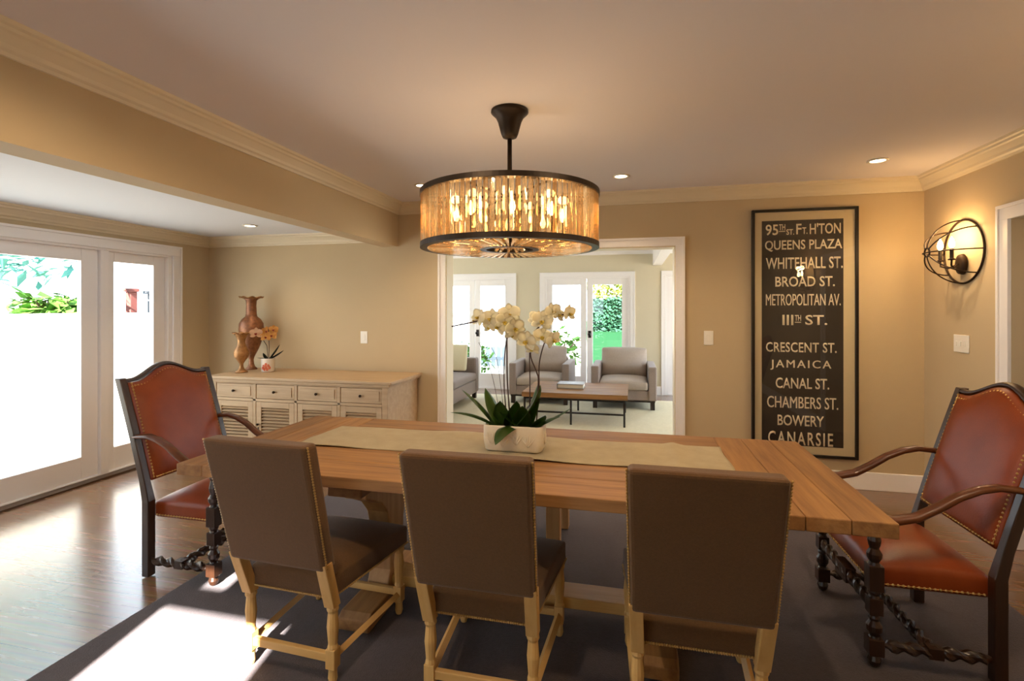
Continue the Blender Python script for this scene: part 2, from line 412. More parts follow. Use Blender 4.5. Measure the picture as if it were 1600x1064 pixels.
# ------------------------------------------------------------------ outside
M['stucco'] = mat('white_stucco', 'efe9dc', .9, bump=.1, bscale=60)
M['concrete'] = mat('pale_concrete', '8f9290', .8, col2='9fa19f', scale=3)
M['lawn'] = mat('lawn', '1a3a24', 1., col2='24462c', scale=8, bump=.6, bscale=120, spec=0.)
b = B(); box(b, -14, -4.53, -6, 9, -.16, -.04); struct('patio_ground', b, M['concrete'])
b = B(); box(b, -4.53, 12, -8, -1.05, -.16, -.04); struct('front_ground', b, M['lawn'])
M['paving'] = mat('sunny_paving', 'c0b8a8', .85, col2='ccc4b4', scale=3, spec=.1)
b = B(); box(b, -14, 12, 8.85, 13.0, -.16, -.04); struct('terrace_ground', b, M['paving'])
b = B(); box(b, 4.2, 14, -1, 8.85, -.16, -.04); struct('side_ground', b, M['paving'])  # unseen pale paving, added to bounce light into the living room
b = B(); prism(b, [(-1.0,13.0), (16,13.0), (16,60), (-5.3,60)], 2, -.16, -.02); struct('lawn_ground', b, M['lawn'])
b = B(); prism(b, [(-30,13.0), (-1.0,13.0), (-5.3,60), (-30,60)], 2, -.16, -.04); struct('far_ground', b, M['paving'])
b = B(); box(b, -6.65, -6.45, -6, 8.2, -.05, 1.37); struct('wall_garden', b, M['stucco'])
b = B(); box(b, -7.0, -6.1, -6.5, 8.2, -.05, 0) ; b.free()
def leaves(bm, n, f, size, aspect=.5, droop=.3):
    for _ in range(n):
        p = Vector(f()); a = random.uniform(0, 2*PI); e = random.uniform(-.9, .7)
        d = Vector((math.cos(a)*math.cos(e), math.sin(a)*math.cos(e), math.sin(e)))
        s = size*random.uniform(.6, 1.3)
        w_ = d.cross(Vector((random.uniform(-1,1), random.uniform(-1,1), 1.2))).normalized()*s*aspect
        q = [bm.verts.new(p), bm.verts.new(p+d*s*.5+w_*.5), bm.verts.new(p+d*s-Vector((0,0,droop*s*.3))), bm.verts.new(p+d*s*.5-w_*.5)]
        bm.faces.new(q)
def blob(c, r, s=(1,1,1)):
    def f():
        while True:
            p = Vector((random.uniform(-1,1), random.uniform(-1,1), random.uniform(-1,1)))
            if .25 < p.length < 1: return (c[0]+p.x*r*s[0], c[1]+p.y*r*s[1], c[2]+p.z*r*s[2])
    return f
M['tleaf'] = mat('tree_leaves', '3f7a78', .6, spec=.1, col2='63a08e', scale=2)
M['tleaf2'] = mat('shrub_leaves', '3a6a24', .6, spec=.1, col2='5f8a38', scale=3)
M['hleaf'] = mat('hedge_leaves', '1a3f2c', .6, spec=.1, col2='386048', scale=3)
M['yleaf'] = mat('yellow_green_leaves', '6a7c28', .6, spec=.1, col2='98a044', scale=3)
M['bark'] = mat('bark', '5a4a3a', .9)
def tree(name, label, c, r, h, n, m, size, s=(1,1,1), cat='tree', aspect=.5, group=None):
    t = thing(name, label, cat, (c[0], c[1], -.05), 0, group)
    bm = B(); leaves(bm, n, blob((0,0,h), r, s), size, aspect); obj('foliage', bm, m, t)
    bm = B(); tube(bm, [(0,0,0), (.05,0,h*.5), (0,.05,h)], [.09,.07,.04], 8)
    for k in range(5):
        a = k*1.3; tube(bm, [(0,0,h*.6), (math.cos(a)*r*.4, math.sin(a)*r*.4, h), (math.cos(a)*r*.7*s[0], math.sin(a)*r*.7*s[1], h+r*.3)], [.04,.025,.012], 6)
    obj('trunk', bm, M['bark'], t)
    return t
tree('garden_tree', 'blue-green broadleaf tree leaning over the white garden wall', (-8.2, 4.6), 1.35, 2.75, 1100, M['tleaf'], .30, (1,1.3,.75), aspect=.32)
tree('garden_shrub', 'low yellow-green shrub peeking over the white garden wall', (-7.4, 5.1), .42, 1.45, 260, M['tleaf2'], .25, (1,1.0,.55), 'shrub')
tree('tall_shrub', 'hazy blue-green bush at the far left behind the garden wall', (-7.7, 2.2), .55, 1.5, 260, M['tleaf'], .3, (1,.8,.7), 'shrub')
for (y, h, wd, m, nm, lb, ct) in ((5.62, 1.68, .10, mat('red_brick', '5e2e28', .9), 'chimney_post', 'reddish post above the garden wall, seen through the sidelight', 'post'), (6.05, 1.66, .22, mat('grey_slate', '4c5158', .9), 'stone_post', 'grey square post above the garden wall, seen through the sidelight', 'post')):
    b = B(); box(b, -7.3-wd/2, -7.3+wd/2, y*1.09-wd/2, y*1.09+wd/2, -.05, h); box(b, -7.3-wd*.7, -7.3+wd*.7, y*1.09-wd*.7, y*1.09+wd*.7, h, h+.05)
    tag(obj(nm, b, m), lb, ct)
# added hedge and eave, unseen, cutting skylight through the window behind the camera
hg = thing('sky_block_hedge', 'dense green hedge added out of view to block low skylight at the window', 'hedge', (-1.3, -3.1, -.05))
b = B(); leaves(b, 2600, lambda: (random.uniform(-3, 3), random.uniform(-.35, .35), random.uniform(0, 1.25)), .2, .6); obj('foliage', b, M['hleaf'], hg)
for k in range(6): b = B(); tube(b, [(-2.7+k*1.05, 0, 0), (-2.7+k*1.05, .05, 1.1)], .03, 6); obj('trunk', b, M['bark'], hg)
b = B(); box(b, -3.4, 1.6, -1.75, -1.05, 2.82, 2.92); struct('sky_block_eave', b, M['trim'])  # added eave out of view, blocks high sky from the window behind the camera
# behind the living room: hedge, lawn, fence, bushes
hg = thing('hedge', 'tall clipped green hedge behind the lawn beyond the glass doors', 'hedge', (1.1, 33.0, -.05))
b = B()
leaves(b, 5200, lambda: (random.uniform(-3.6, 4.2), random.choice((-.6, random.uniform(-.65, .5))), random.uniform(0, 2.15)), .3, .6)
box(b, -3.5, 4.1, -.45, .6, .05, 2.05)
obj('foliage', b, M['hleaf'], hg)
for k in range(5): b = B(); tube(b, [(-1.9+k, 0, 0), (-1.9+k, .05, 1.7)], .03, 6); obj('trunk', b, M['bark'], hg)
tree('yellow_tree', 'yellow-green tree crown rising above the clipped hedge', (-.6, 35.0), 2.0, 2.9, 900, M['yleaf'], .4, (1.4,.6,.5))
tree('leafy_bush', 'loose green bush outside the middle glass doors, low by the left leaf', (-1.55, 11.4), .5, .55, 260, M['tleaf2'], .2, (.9,.8,1.), 'bush')
tree('low_bush', 'small green bush outside the left glass doors below the fence', (-3.3, 10.3), .4, .4, 260, M['tleaf2'], .18, (1.2,.8,1.), 'bush')
fn = thing('garden_fence', 'grey-blue slatted garden fence outside the left glass doors', 'fence', (-4.0, 12.2, -.05))
b = B()
for k in range(17): box(b, -1.2+k*.14, -1.2+k*.14+.11, -.012, .012, .05, 1.28)
obj('boards', b, mat('fence_paint', '8c9aa6', .7), fn)
b = B(); box(b, -1.25, 1.2, -.03, -.012, 1.28, 1.36); box(b, -1.25, 1.2, -.03, -.012, 1.10, 1.15); box(b, -1.25, 1.2, -.03, -.012, .2, .28)
obj('rail', b, mat('fence_rail', '7b8894', .7), fn)
for x in (-1.22, -.02, 1.2):
    b = B(); box(b, x-.04, x+.04, -.05, .03, 0, 1.42); obj('post', b, mat('fence_post', '55616c', .7), fn)

# ------------------------------------------------------------------ dining table
TX0, TX1, TY0, TY1, TZ = -1.92, .82, 1.815, 2.83, .758
t = thing('dining_table', 'long reclaimed wood trestle dining table in the middle of the room', 'table', (-.55, 2.32, 0))
def T(bm): bmesh.ops.translate(bm, verts=bm.verts, vec=(.55, -2.32, 0)); return bm
for k in range(5):
    y0 = TY0+k*(TY1-TY0)/5; y1 = y0+(TY1-TY0)/5-.0015
    b = B(); box(b, TX0+.40, TX1-.40, y0, y1, TZ-.048+random.uniform(-.001,.001), TZ-random.uniform(0,.0012)); obj('plank', T(b), M['tableX'], t, bevel=.003)
for s in (0, 1):
    for k in range(3):
        wd = .133
        x0 = TX0+k*wd if s == 0 else TX1-.399+k*wd
        b = B(); box(b, x0, x0+wd-.002, TY0, TY1, TZ-.05, TZ-random.uniform(0,.001)); obj('end_plank', T(b), M['tableY'], t, bevel=.004)
for x in (-1.18, .105):
    b = B(); box(b, x-.08, x+.08, 1.93, 2.71, TZ-.13, TZ-.051); obj('top_beam', T(b), M['tableY'], t, bevel=.006)
    b = B(); yc = 2.32
    prof = [(.30,.6265), (.30,.59), (.25,.57), (.16,.525), (.10,.46), (.075,.38), (.066,.26), (.07,.17), (.095,.12), (.10,.0905)]
    poly = [(yc-a, z) for a, z in prof] + [(yc+a, z) for a, z in reversed(prof)]
    prism(b, poly, 0, x-.055, x+.055); obj('column', T(b), M['tableZ'], t, bevel=.006)
    b = B(); prism(b, [(2.0,.018), (2.0,.07), (2.03,.09), (2.61,.09), (2.64,.07), (2.64,.018)], 0, x-.075, x+.075)
    obj('foot', T(b), M['tableY'], t, bevel=.006)
b = B(); box(b, -1.124, .034, 2.26, 2.39, .092, .142); obj('stretcher', T(b), M['paleX'], t, bevel=.004)

# rug (lies on the floor) and the runner on the table
b = B(); box(b, -2.255, 1.775, -.75, 3.62, .001, .006); tag(obj('area_rug', b, M['rug'], bevel=.002), 'large dark brown area rug under the dining table', 'rug')
def cloth(name, x0, x1, y0, y1, z, nx, ny, amp):
    bm = B(); g = []
    for i in range(nx+1):
        row = []
        for j in range(ny+1):
            x = x0+(x1-x0)*i/nx; y = y0+(y1-y0)*j/ny
            h = .5+.5*math.sin(x*9+math.sin(y*11)*1.3)*math.sin(y*13+x*4)
            h = h**2*amp
            if abs(x-.2) < .05: h += amp*1.2*(1-abs(x-.2)/.05)
            row.append(bm.verts.new((x+.004*math.sin(y*17), y+.006*math.sin(x*5), z+h)))
        g.append(row)
    for i in range(nx):
        for j in range(ny): bm.faces.new((g[i][j], g[i+1][j], g[i+1][j+1], g[i][j+1]))
    r = bmesh.ops.extrude_face_region(bm, geom=bm.faces[:])
    for v in r['geom']:
        if isinstance(v, bmesh.types.BMVert): v.co.z += .002
    return bm
tag(obj('table_runner', cloth('r', -1.60, .42, 2.20, 2.60, TZ+.0012, 160, 32, .009), M['runner'], smooth=True), 'creased beige linen runner along the middle of the dining table', 'table runner')

# ------------------------------------------------------------------ dining chairs
def turned(bm, x, y, z0, z1, prof, n=12, lean=(0,0)):
    pts = []; rad = []
    for f, r in prof:
        z = z0+(z1-z0)*f
        pts.append((x+lean[0]*f, y+lean[1]*f, z)); rad.append(r)
    tube(bm, pts, rad, n)
def cushion(bm, x0, x1, y0, y1, z0, z1, crown_h=.03, r=.02, nx=12, ny=12):
    """upholstered block: flat bottom, crowned top, rounded edges"""
    g = []
    for i in range(nx+1):
        row = []
        for j in range(ny+1):
            u = -1+2*i/nx; v = -1+2*j/ny
            su = math.copysign(abs(u)**.8, u); sv = math.copysign(abs(v)**.8, v)
            z = z1 + crown_h*(1-u**2)*(1-v**2)*1.0 + crown_h*.35*((1-u**4)*(1-v**4)-1)
            row.append(bm.verts.new(((x0+x1)/2+su*(x1-x0)/2, (y0+y1)/2+sv*(y1-y0)/2, z)))
        g.append(row)
    for i in range(nx):
        for j in range(ny): bm.faces.new((g[i][j], g[i+1][j], g[i+1][j+1], g[i][j+1]))
    edge = [g[i][0] for i in range(nx+1)] + [g[nx][j] for j in range(1, ny+1)] + [g[i][ny] for i in range(nx-1, -1, -1)] + [g[0][j] for j in range(ny-1, 0, -1)]
    low = [bm.verts.new((v.co.x, v.co.y, z0)) for v in edge]
    n = len(edge)
    for k in range(n): bm.faces.new((edge[k], edge[(k+1) % n], low[(k+1) % n], low[k]))
    bm.faces.new(low)
def row(pts, r, parent):
    bm = B()
    tube(bm, pts, r*.35, 4)
    for p in pts: sph(bm, p, r, 6, 4)
    return obj('nailhead_row', bm, M['brass'], parent)
def dining_chair(label):
    t = thing('dining_chair', label, 'chair', (0,0,0), 0, 'taupe upholstered dining chairs')
    b = B()   # seat: narrower at the rear
    cushion(b, -.225, .225, -.03, .475, .318, .418, .035)
    for v in b.verts:
        f = (v.co.y+.03)/.505; v.co.x *= .84+.16*f+.08*f
    st_ = obj('seat', b, M['fabric'], t, smooth=True, bevel=.012, seg=3)
    b = B()   # back: leaning slab with rounded edges
    for v in box(b, -.22, .22, -.035, .035, 0, .50):
        f = v.co.z/.5; v.co.x *= .97+.04*f; v.co.y += -.075-.125*f+(.004 if v.co.y > 0 else 0)
        v.co.z = .462+v.co.z*.99
    bk = obj('backrest', b, M['fabric'], t, bevel=.016, seg=3)
    for s in (-1, 1):
        row([(s*(.2155+.0088*k/45), -.075-.125*(k/45*.95+.02)-.022, .475+k/45*.475) for k in range(46)], .0045, bk)
        row([(s*(.225*(.84+.24*k/49)+.001), -.02+.49*k/49, .327) for k in range(50)], .0045, st_)
    row([(-.187+k*.374/45, -.031, .327) for k in range(46)], .005, st_)
    row([(-.212+k*.424/45, -.226, .944) for k in range(46)], .0034, bk)
    post = [(0,.017),(.08,.02),(.16,.019),(.2,.024),(.23,.021),(.6,.0235),(.88,.018),(.91,.024),(.94,.019),(1,.023)]
    for s in (-1, 1):
        b = B()
        for v in box(b, s*.19-.022, s*.19+.022, -.022, .022, .30, .49):
            f = (v.co.z-.3)/.19; v.co.y += -.03-.062*f; v.co.x += s*.006*f
        turned(b, s*.19, -.028, .14, .30, [(0,.021),(.1,.017),(.5,.0225),(.85,.018),(.92,.023),(1,.021)])
        box(b, s*.19-.02, s*.19+.02, -.048, -.008, .065, .14)
        turned(b, s*.19, -.028, .0065, .066, [(0,.013),(.3,.018),(.8,.016),(1,.019)])
        obj('rear_leg', b, M['pale'], t, bevel=.003)
        b = B()
        x = s*.218
        turned(b, x, .435, .14, .32, [(0,.021),(.08,.017),(.2,.019),(.6,.0235),(.85,.019),(.92,.024),(1,.024)])
        box(b, x-.02, x+.02, .415, .455, .065, .14)
        turned(b, x, .435, .0065, .066, [(0,.013),(.3,.018),(.8,.016),(1,.019)])
        obj('front_leg', b, M['pale'], t, bevel=.003)
        b = B(); tube(b, [(s*.19, -.02, .10), (s*.218, .425, .10)], .0165, 4); obj('side_stretcher', b, M['paleY'], t)
    b = B(); box(b, -.178, .178, -.039, -.017, .086, .118); obj('rear_stretcher', b, M['paleX'], t, bevel=.003)
    b = B(); box(b, -.205, .205, .424, .446, .094, .124); obj('front_stretcher', b, M['paleX'], t, bevel=.003)
    return t
CH = [((-1.292, 1.765, 0), -.05, 'taupe linen dining chair nearest the patio doors, its rear leg by the sun patch'),
      ((-.52, 1.765, 0), 0, 'taupe linen dining chair in the middle, its back in front of the orchid planter'),
      ((.213, 1.765, 0), 0, 'taupe linen dining chair nearest the framed sign, beside the right leather armchair')]
c0 = dining_chair(CH[0][2]); c0.location = CH[0][0]; c0.rotation_euler = (0,0,CH[0][1])
for l, r, lb in CH[1:]: dup(c0, l, r, lb)

# bench on the far side of the table
t = thing('bench', 'low pale wooden bench on the far side of the dining table, only its legs showing', 'bench', (-.83, 3.10, 0))
b = B(); box(b, -.45, .45, -.25, .25, .40, .45); obj('bench_top', b, M['tableX'], t, bevel=.004)
for sx in (-1, 1):
    for sy in (-1, 1):
        b = B(); box(b, sx*.40-.04, sx*.40+.04, sy*.2-.035, sy*.2+.035, .0065, .40); obj('leg', b, M['tableZ'], t, bevel=.004)

# ------------------------------------------------------------------ leather armchairs (facing +x locally)
def armchair(label):
    t = thing('leather_armchair', label, 'armchair', (0,0,0), 0, 'cognac leather armchairs at the table ends')
    hw = .28
    def bx(z): return 0 if z < .4 else -.19*((z-.4)/.65)**1.1
    # leather back pad with camel-humped top
    def topz(u): return 1.035+.07*(.5+.5*math.cos(PI*min(1, abs(u)/.82)))
    for nm, front, inset, mm in (('backrest', 1, .022, M['leather']),):
        bm = B(); nu, nv = 24, 20; F = []; K = []
        for i in range(nu+1):
            u = -1+2*i/nu; fr = []; kr = []
            for j in range(nv+1):
                v = j/nv
                z0 = .50; z = z0+(topz(u)-inset*.8-z0)*v
                y = u*(hw-.022)
                bul = .028*(1-abs(u)**6)*(1-abs(2*v-1)**6)
                fr.append(bm.verts.new((bx(z)+.022+bul, y, z))); kr.append(bm.verts.new((bx(z)-.018-bul*.2, y, z)))
            F.append(fr); K.append(kr)
        for G in (F, K):
            for i in range(nu):
                for j in range(nv): bm.faces.new((G[i][j], G[i+1][j], G[i+1][j+1], G[i][j+1]))
        for i in range(nu):
            bm.faces.new((F[i][0], F[i+1][0], K[i+1][0], K[i][0])); bm.faces.new((F[i][nv], F[i+1][nv], K[i+1][nv], K[i][nv]))
        for j in range(nv):
            bm.faces.new((F[0][j], F[0][j+1], K[0][j+1], K[0][j])); bm.faces.new((F[nu][j], F[nu][j+1], K[nu][j+1], K[nu][j]))
        bk = obj(nm, bm, mm, t, smooth=True)
    # crest rail
    bm = B(); pts = []
    for i in range(33):
        u = -1+2*i/32; z = topz(u); pts.append((bx(z), u*hw, z-.006))
    tube(bm, pts, .021, 8, flat=.55); obj('crest_rail', bm, M['walnut'], t, smooth=True)
    bm = B(); cushion(bm, .0, .41, -.255, .255, .30, .40, .035); st_ = obj('seat', bm, M['leather'], t, smooth=True, bevel=.02, seg=3)
    for s in (-1, 1):
        row([(bx(.515+k*.50/29)+.026, s*(hw-.034), .515+k*.50/29) for k in range(30)], .0055, bk)
        row([(.03+k*.345/19, s*.2565, .318) for k in range(20)], .0055, st_)
    us_ = [-1+2*(k+.5)/26 for k in range(26)]
    row([(bx(.51)+.027, u*(hw-.04), .512) for u in us_], .0055, bk)
    row([(bx(topz(u)-.034)+.026, u*(hw-.04), topz(u)-.034) for u in us_], .0055, bk)
    row([(.412, -.235+k*.47/23, .318) for k in range(24)], .0055, st_)
    for s in (-1, 1):
        bm = B(); zs = [0, .1, .2, .3, .4, .5, .6, .7, .8, .9, 1.0, 1.045]; rings = []
        for z in zs:
            r = .022 if z < .45 else .019
            x = bx(z); rings.append([bm.verts.new((x+dx*r, s*hw+dy*r, z)) for dx, dy in ((-1,-1),(1,-1),(1,1),(-1,1))])
        for a, c in zip(rings, rings[1:]):
            for k in range(4): bm.faces.new((a[k], a[(k+1)%4], c[(k+1)%4], c[k]))
        bm.faces.new(rings[0][::-1]); bm.faces.new(rings[-1])
        obj('rear_leg', bm, M['walnut'], t, bevel=.004)
        bm = B(); fx = .415; fy = s*hw
        turned(bm, fx, fy, 0, .055, [(0,.012),(.15,.02),(.5,.026),(.85,.02),(1,.018)], 14)
        box(bm, fx-.027, fx+.027, fy-.027, fy+.027, .05, .115)
        turned(bm, fx, fy, .112, .215, [(0,.022),(.1,.016),(.3,.027),(.5,.028),(.7,.016),(.8,.022),(.9,.017),(1,.022)], 14)
        box(bm, fx-.024, fx+.024, fy-.024, fy+.024, .21, .275)
        turned(bm, fx, fy, .272, .31, [(0,.022),(.3,.016),(.6,.024),(1,.022)], 14)
        box(bm, fx-.026, fx+.026, fy-.026, fy+.026, .305, .405)
        turned(bm, fx, fy, .40, .565, [(0,.024),(.1,.017),(.2,.026),(.3,.027),(.42,.016),(.5,.021),(.62,.024),(.85,.016),(.92,.022),(1,.019)], 14)
        obj('front_leg', bm, M['walnut'], t, smooth=False, bevel=.002)
        # scrolled arm
        ap = [(bx(.73)-.0, .735, .020), (.0, .742, .023), (.06, .728, .024), (.13, .695, .025), (.20, .645, .026), (.27, .603, .027), (.34, .585, .028), (.41, .583, .029), (.47, .592, .029), (.505, .590, .027), (.52, .574, .02)]
        P = []; R = []
        for i in range(len(ap)-1):
            for k in range(4):
                f = k/4; P.append((ap[i][0]+(ap[i+1][0]-ap[i][0])*f, fy, ap[i][1]+(ap[i+1][1]-ap[i][1])*f)); R.append(ap[i][2]+(ap[i+1][2]-ap[i][2])*f)
        P.append((ap[-1][0], fy, ap[-1][1])); R.append(ap[-1][2]*.7)
        bm = B(); tube(bm, P, R, 10, flat=.62); obj('armrest', bm, M['arm'], t, smooth=True)
        bm = B(); n = 40
        tube(bm, [(.02+.37*k/n, fy, .085) for k in range(n+1)], [.012+.007*min(1, min(k, n-k)/3)-.004*(abs(k-20) > 17) for k in range(n+1)], 12, 2, .34, 50)
        box(bm, .185, .235, fy-.021, fy+.021, .066, .107)
        obj('side_stretcher', bm, M['walnut'], t)
    n = 56
    bm = B(); tube(bm, [(.21, -.26+.52*k/n, .085) for k in range(n+1)], [.019]*(n+1), 12, 2, .34, 50); obj('cross_stretcher', bm, M['walnut'], t)
    bm = B(); tube(bm, [(.415, -.255+.51*k/n, .242) for k in range(n+1)], [.019]*(n+1), 12, 2, .34, 50); box(bm, .395, .435, -.06, .06, .21, .275); obj('front_stretcher', bm, M['walnut'], t)
    return t
a0 = armchair('cognac leather armchair with dark carved frame at the patio end of the table')
a0.location = (-2.505, 2.478, .006)
dup(a0, (1.362, 2.58, .006), PI, 'cognac leather armchair with dark carved frame at the table end near the wall sconce')

# ------------------------------------------------------------------ chandelier
CX, CY = -.60, 2.52
ch = thing('chandelier', 'round crystal drum chandelier hanging over the dining table', 'chandelier', (CX, CY, CZ))
def zz(z): return z-CZ
b = B(); lathe(b, [(.094,0), (.096,-.012), (.088,-.02), (.072,-.035), (.06,-.06), (.052,-.09), (.044,-.12), (.036,-.138), (.016,-.146)], n=32); obj('canopy', b, M['dark'], ch, smooth=True)
b = B(); tube(b, [(0,0,-.14), (0,0,zz(2.03)), (0,0,zz(1.76))], .012, 12); obj('rod', b, M['dark'], ch, smooth=True)
def ringband(r0, r1, z0, z1, n=96):
    bm = B(); P = [(r0,z0),(r1,z0),(r1,z1),(r0,z1)]; rs = []
    for r, z in P: rs.append([bm.verts.new((r*math.cos(2*PI*k/n), r*math.sin(2*PI*k/n), z)) for k in range(n)])
    for i in range(4):
        a, c = rs[i], rs[(i+1) % 4]
        for k in range(n): bm.faces.new((a[k], a[(k+1) % n], c[(k+1) % n], c[k]))
    return bm
b = ringband(.41, .453, zz(1.990), zz(2.014))
for k in range(6):
    a = k*PI/3+.2; tube(b, [(.01*math.cos(a), .01*math.sin(a), zz(2.0)), (.41*math.cos(a), .41*math.sin(a), zz(2.0))], .006, 6)
obj('top_ring', b, M['dark'], ch)
b = ringband(.415, .451, zz(1.732), zz(1.757))
for k in range(4):
    a = k*PI/2+.5; tube(b, [(.425*math.cos(a), .425*math.sin(a), zz(1.76)), (.425*math.cos(a), .425*math.sin(a), zz(1.99))], .005, 6)
obj('bottom_ring', b, M['dark'], ch)
b = ringband(.12, .15, zz(1.728), zz(1.748), 48)
for k in range(4):
    a = k*PI/2+.9; tube(b, [(.0, .0, zz(1.765)), (.135*math.cos(a), .135*math.sin(a), zz(1.74))], .005, 6); tube(b, [(.145*math.cos(a), .145*math.sin(a), zz(1.74)), (.42*math.cos(a), .42*math.sin(a), zz(1.745))], .004, 6)
obj('hub_ring', b, M['dark'], ch)
def crystal():
    m = bpy.data.materials.new('amber_crystal'); m.use_nodes = True; nt = m.node_tree
    nt.nodes.remove(nt.nodes['Principled BSDF']); out = nt.nodes['Material Output']
    oi = nt.nodes.new('ShaderNodeObjectInfo'); rp = nt.nodes.new('ShaderNodeValToRGB'); nt.links.new(oi.outputs['Random'], rp.inputs[0])
    rp.color_ramp.elements[0].color = (.80, .62, .40, 1); rp.color_ramp.elements[1].color = (1., .93, .80, 1)
    def n(t, **k):
        q = nt.nodes.new(t)
        for a, v in k.items(): q.inputs[a].default_value = v
        if 'Color' in q.inputs: nt.links.new(rp.outputs[0], q.inputs['Color'])
        return q
    t = n('ShaderNodeBsdfTransparent'); r = n('ShaderNodeBsdfRefraction', Roughness=.05, IOR=1.35); g = n('ShaderNodeBsdfGlossy', Roughness=.08); tl = n('ShaderNodeBsdfTranslucent')
    def mix(a, c, f):
        q = nt.nodes.new('ShaderNodeMixShader'); q.inputs[0].default_value = f; nt.links.new(a.outputs[0], q.inputs[1]); nt.links.new(c.outputs[0], q.inputs[2]); return q
    nt.links.new(mix(mix(mix(t, r, .5), g, .2), tl, .10).outputs[0], out.inputs[0]); return m
M['crystal'] = crystal()
N = 100
bm = B(); P = [(-.0115,0), (0,.0085), (.0115,0), (.006,-.006), (-.006,-.006)]
prism(bm, P, 2, zz(1.7575), zz(1.9895))
tip = [v for v in bm.verts]
first = obj('crystal_prism', bm, M['crystal'], ch)
for k in range(N):
    o = first if k == 0 else first.copy()
    if k: C.objects.link(o); o.parent = ch
    a = 2*PI*k/N; r = .440; o.location = (r*math.cos(a), r*math.sin(a), 0); o.rotation_euler = (0,0,a-PI/2)
bm = B()
vs_ = box(bm, .155, .415, -.010, .010, zz(1.728), zz(1.741))
for v in vs_:
    if v.co.x < .3: v.co.y *= .45
firstb = obj('crystal_bar', bm, M['crystal'], ch, bevel=.003, seg=1)
for k in range(64):
    o = firstb if k == 0 else firstb.copy()
    if k: C.objects.link(o); o.parent = ch
    o.rotation_euler = (0,0,2*PI*k/64)
bm = B()
for k in range(10):
    a = 2*PI*k/10; r_ = .05
    tube(bm, [(r_*math.cos(a), r_*math.sin(a), zz(1.75)), (r_*1.5*math.cos(a), r_*1.5*math.sin(a), zz(1.722))], .008, 5)
obj('crystal_cluster', bm, M['crystal'], ch)
M['bulb'] = emis('warm_bulb', 'ffc070', 40.0)
for k in range(8):
    a = 2*PI*(k+.35)/8; x, y = .27*math.cos(a), .27*math.sin(a)
    bm = B(); tube(bm, [(.02*math.cos(a), .02*math.sin(a), zz(1.80)), (x*.6, y*.6, zz(1.785)), (x, y, zz(1.80)), (x, y, zz(1.84))], .005, 6); lathe(bm, [(.014,0),(.014,.05)], (x, y, zz(1.82)), 10)
    ar = obj('lamp_arm', bm, M['dark'], ch)
    bm = B(); lathe(bm, [(.006,0),(.013,.012),(.015,.025),(.011,.045),(.003,.066)], (x, y, zz(1.872)), 12); obj('bulb', bm, M['bulb'], ar, smooth=True)
    ld = bpy.data.lights.new('bulb_light', 'POINT'); ld.energy = BULB_W; ld.color = (1.0, .68, .38); ld.shadow_soft_size = .02
    lo = bpy.data.objects.new('bulb_light', ld); C.objects.link(lo); lo.parent = ar; lo.location = (x, y, zz(1.962))
    ld = bpy.data.lights.new('bulb_spot', 'SPOT'); ld.energy = DOWN_W; ld.color = (1.0, .68, .38); ld.shadow_soft_size = .02; ld.spot_size = math.radians(165); ld.spot_blend = .5
    lo = bpy.data.objects.new('bulb_spot', ld); C.objects.link(lo); lo.parent = ar; lo.location = (x, y, zz(1.962)); lo.rotation_euler = Vector((math.cos(a)*.45, math.sin(a)*.45, -1)).to_track_quat('-Z', 'Y').to_euler()

# recessed downlights
M['down'] = emis('downlight_glow', 'ffe2b8', 14.0)
DL = [((-.07, 3.95, CZ), 'recessed ceiling downlight just right of the chandelier'), ((1.64, 3.93, CZ), 'recessed ceiling downlight above the framed sign near the right corner'),
      ((-1.66, 3.875, CZ), 'recessed ceiling downlight half hidden at the left of the chandelier'), ((-3.34, 3.92, BZ), 'recessed downlight in the lower ceiling above the sideboard')]
DL_ADDED = [((.9, 1.45, CZ), 'added unseen ceiling downlight brightening the near right part of the room'), ((-1.0, 1.0, CZ), 'added unseen ceiling downlight brightening the near left part of the room')]  # two added downlights out of view, wide beams to brighten the room and header
for loc, lb in DL+DL_ADDED:
    t = thing('downlight', lb, 'ceiling light', loc, 0, 'recessed downlights')
    b = B(); lathe(b, [(.062,-.001),(.064,-.006),(.048,-.009),(.045,-.002)], n=28); obj('trim_ring', b, M['plate'], t, smooth=True)
    b = B(); lathe(b, [(.045,-.0025),(.045,-.0045)], n=24); obj('lens', b, M['down'], t)
    ld = bpy.data.lights.new('downlight_beam', 'SPOT'); ld.energy = 14 if loc[2] < 2.3 else 40 if loc[1] > 2 else 48; ld.color = (1., .74, .45); ld.spot_size = math.radians(125 if loc[1] > 2 else 172); ld.spot_blend = 1.0 if loc[1] > 2 else .3; ld.shadow_soft_size = .04
    lo = bpy.data.objects.new('downlight_beam', ld); C.objects.link(lo); lo.parent = t; lo.location = (0,0,-.02)

# ------------------------------------------------------------------ sconce on the right wall
sx, sy, szz, sr = XR-.006, 4.06, 1.816, .214
s = thing('wall_sconce', 'round caged iron wall sconce with two glowing candle bulbs', 'wall lamp', (sx, sy, szz))
iron = M['iron'] = mat('rusty_iron', '2c1c12', .6, metal=.5)
b = B(); tube(b, [(0, sr*math.cos(2*PI*k/48), sr*math.sin(2*PI*k/48)) for k in range(49)], .007, 8); obj('wall_ring', b, iron, s, smooth=True)
b = B()
for k in range(8):
    a = PI/8+k*PI/4+.39
    tube(b, [(-sr*math.sin(q*PI/2/14)*1.0, sr*math.cos(q*PI/2/14)*math.cos(a), sr*math.cos(q*PI/2/14)*math.sin(a)) for q in range(14)], .0045, 6)
obj('cage_bars', b, iron, s, smooth=True)
b = B(); r2 = .03; tube(b, [(-sr+.003, r2*math.cos(2*PI*k/24), r2*math.sin(2*PI*k/24)) for k in range(25)], .006, 8)
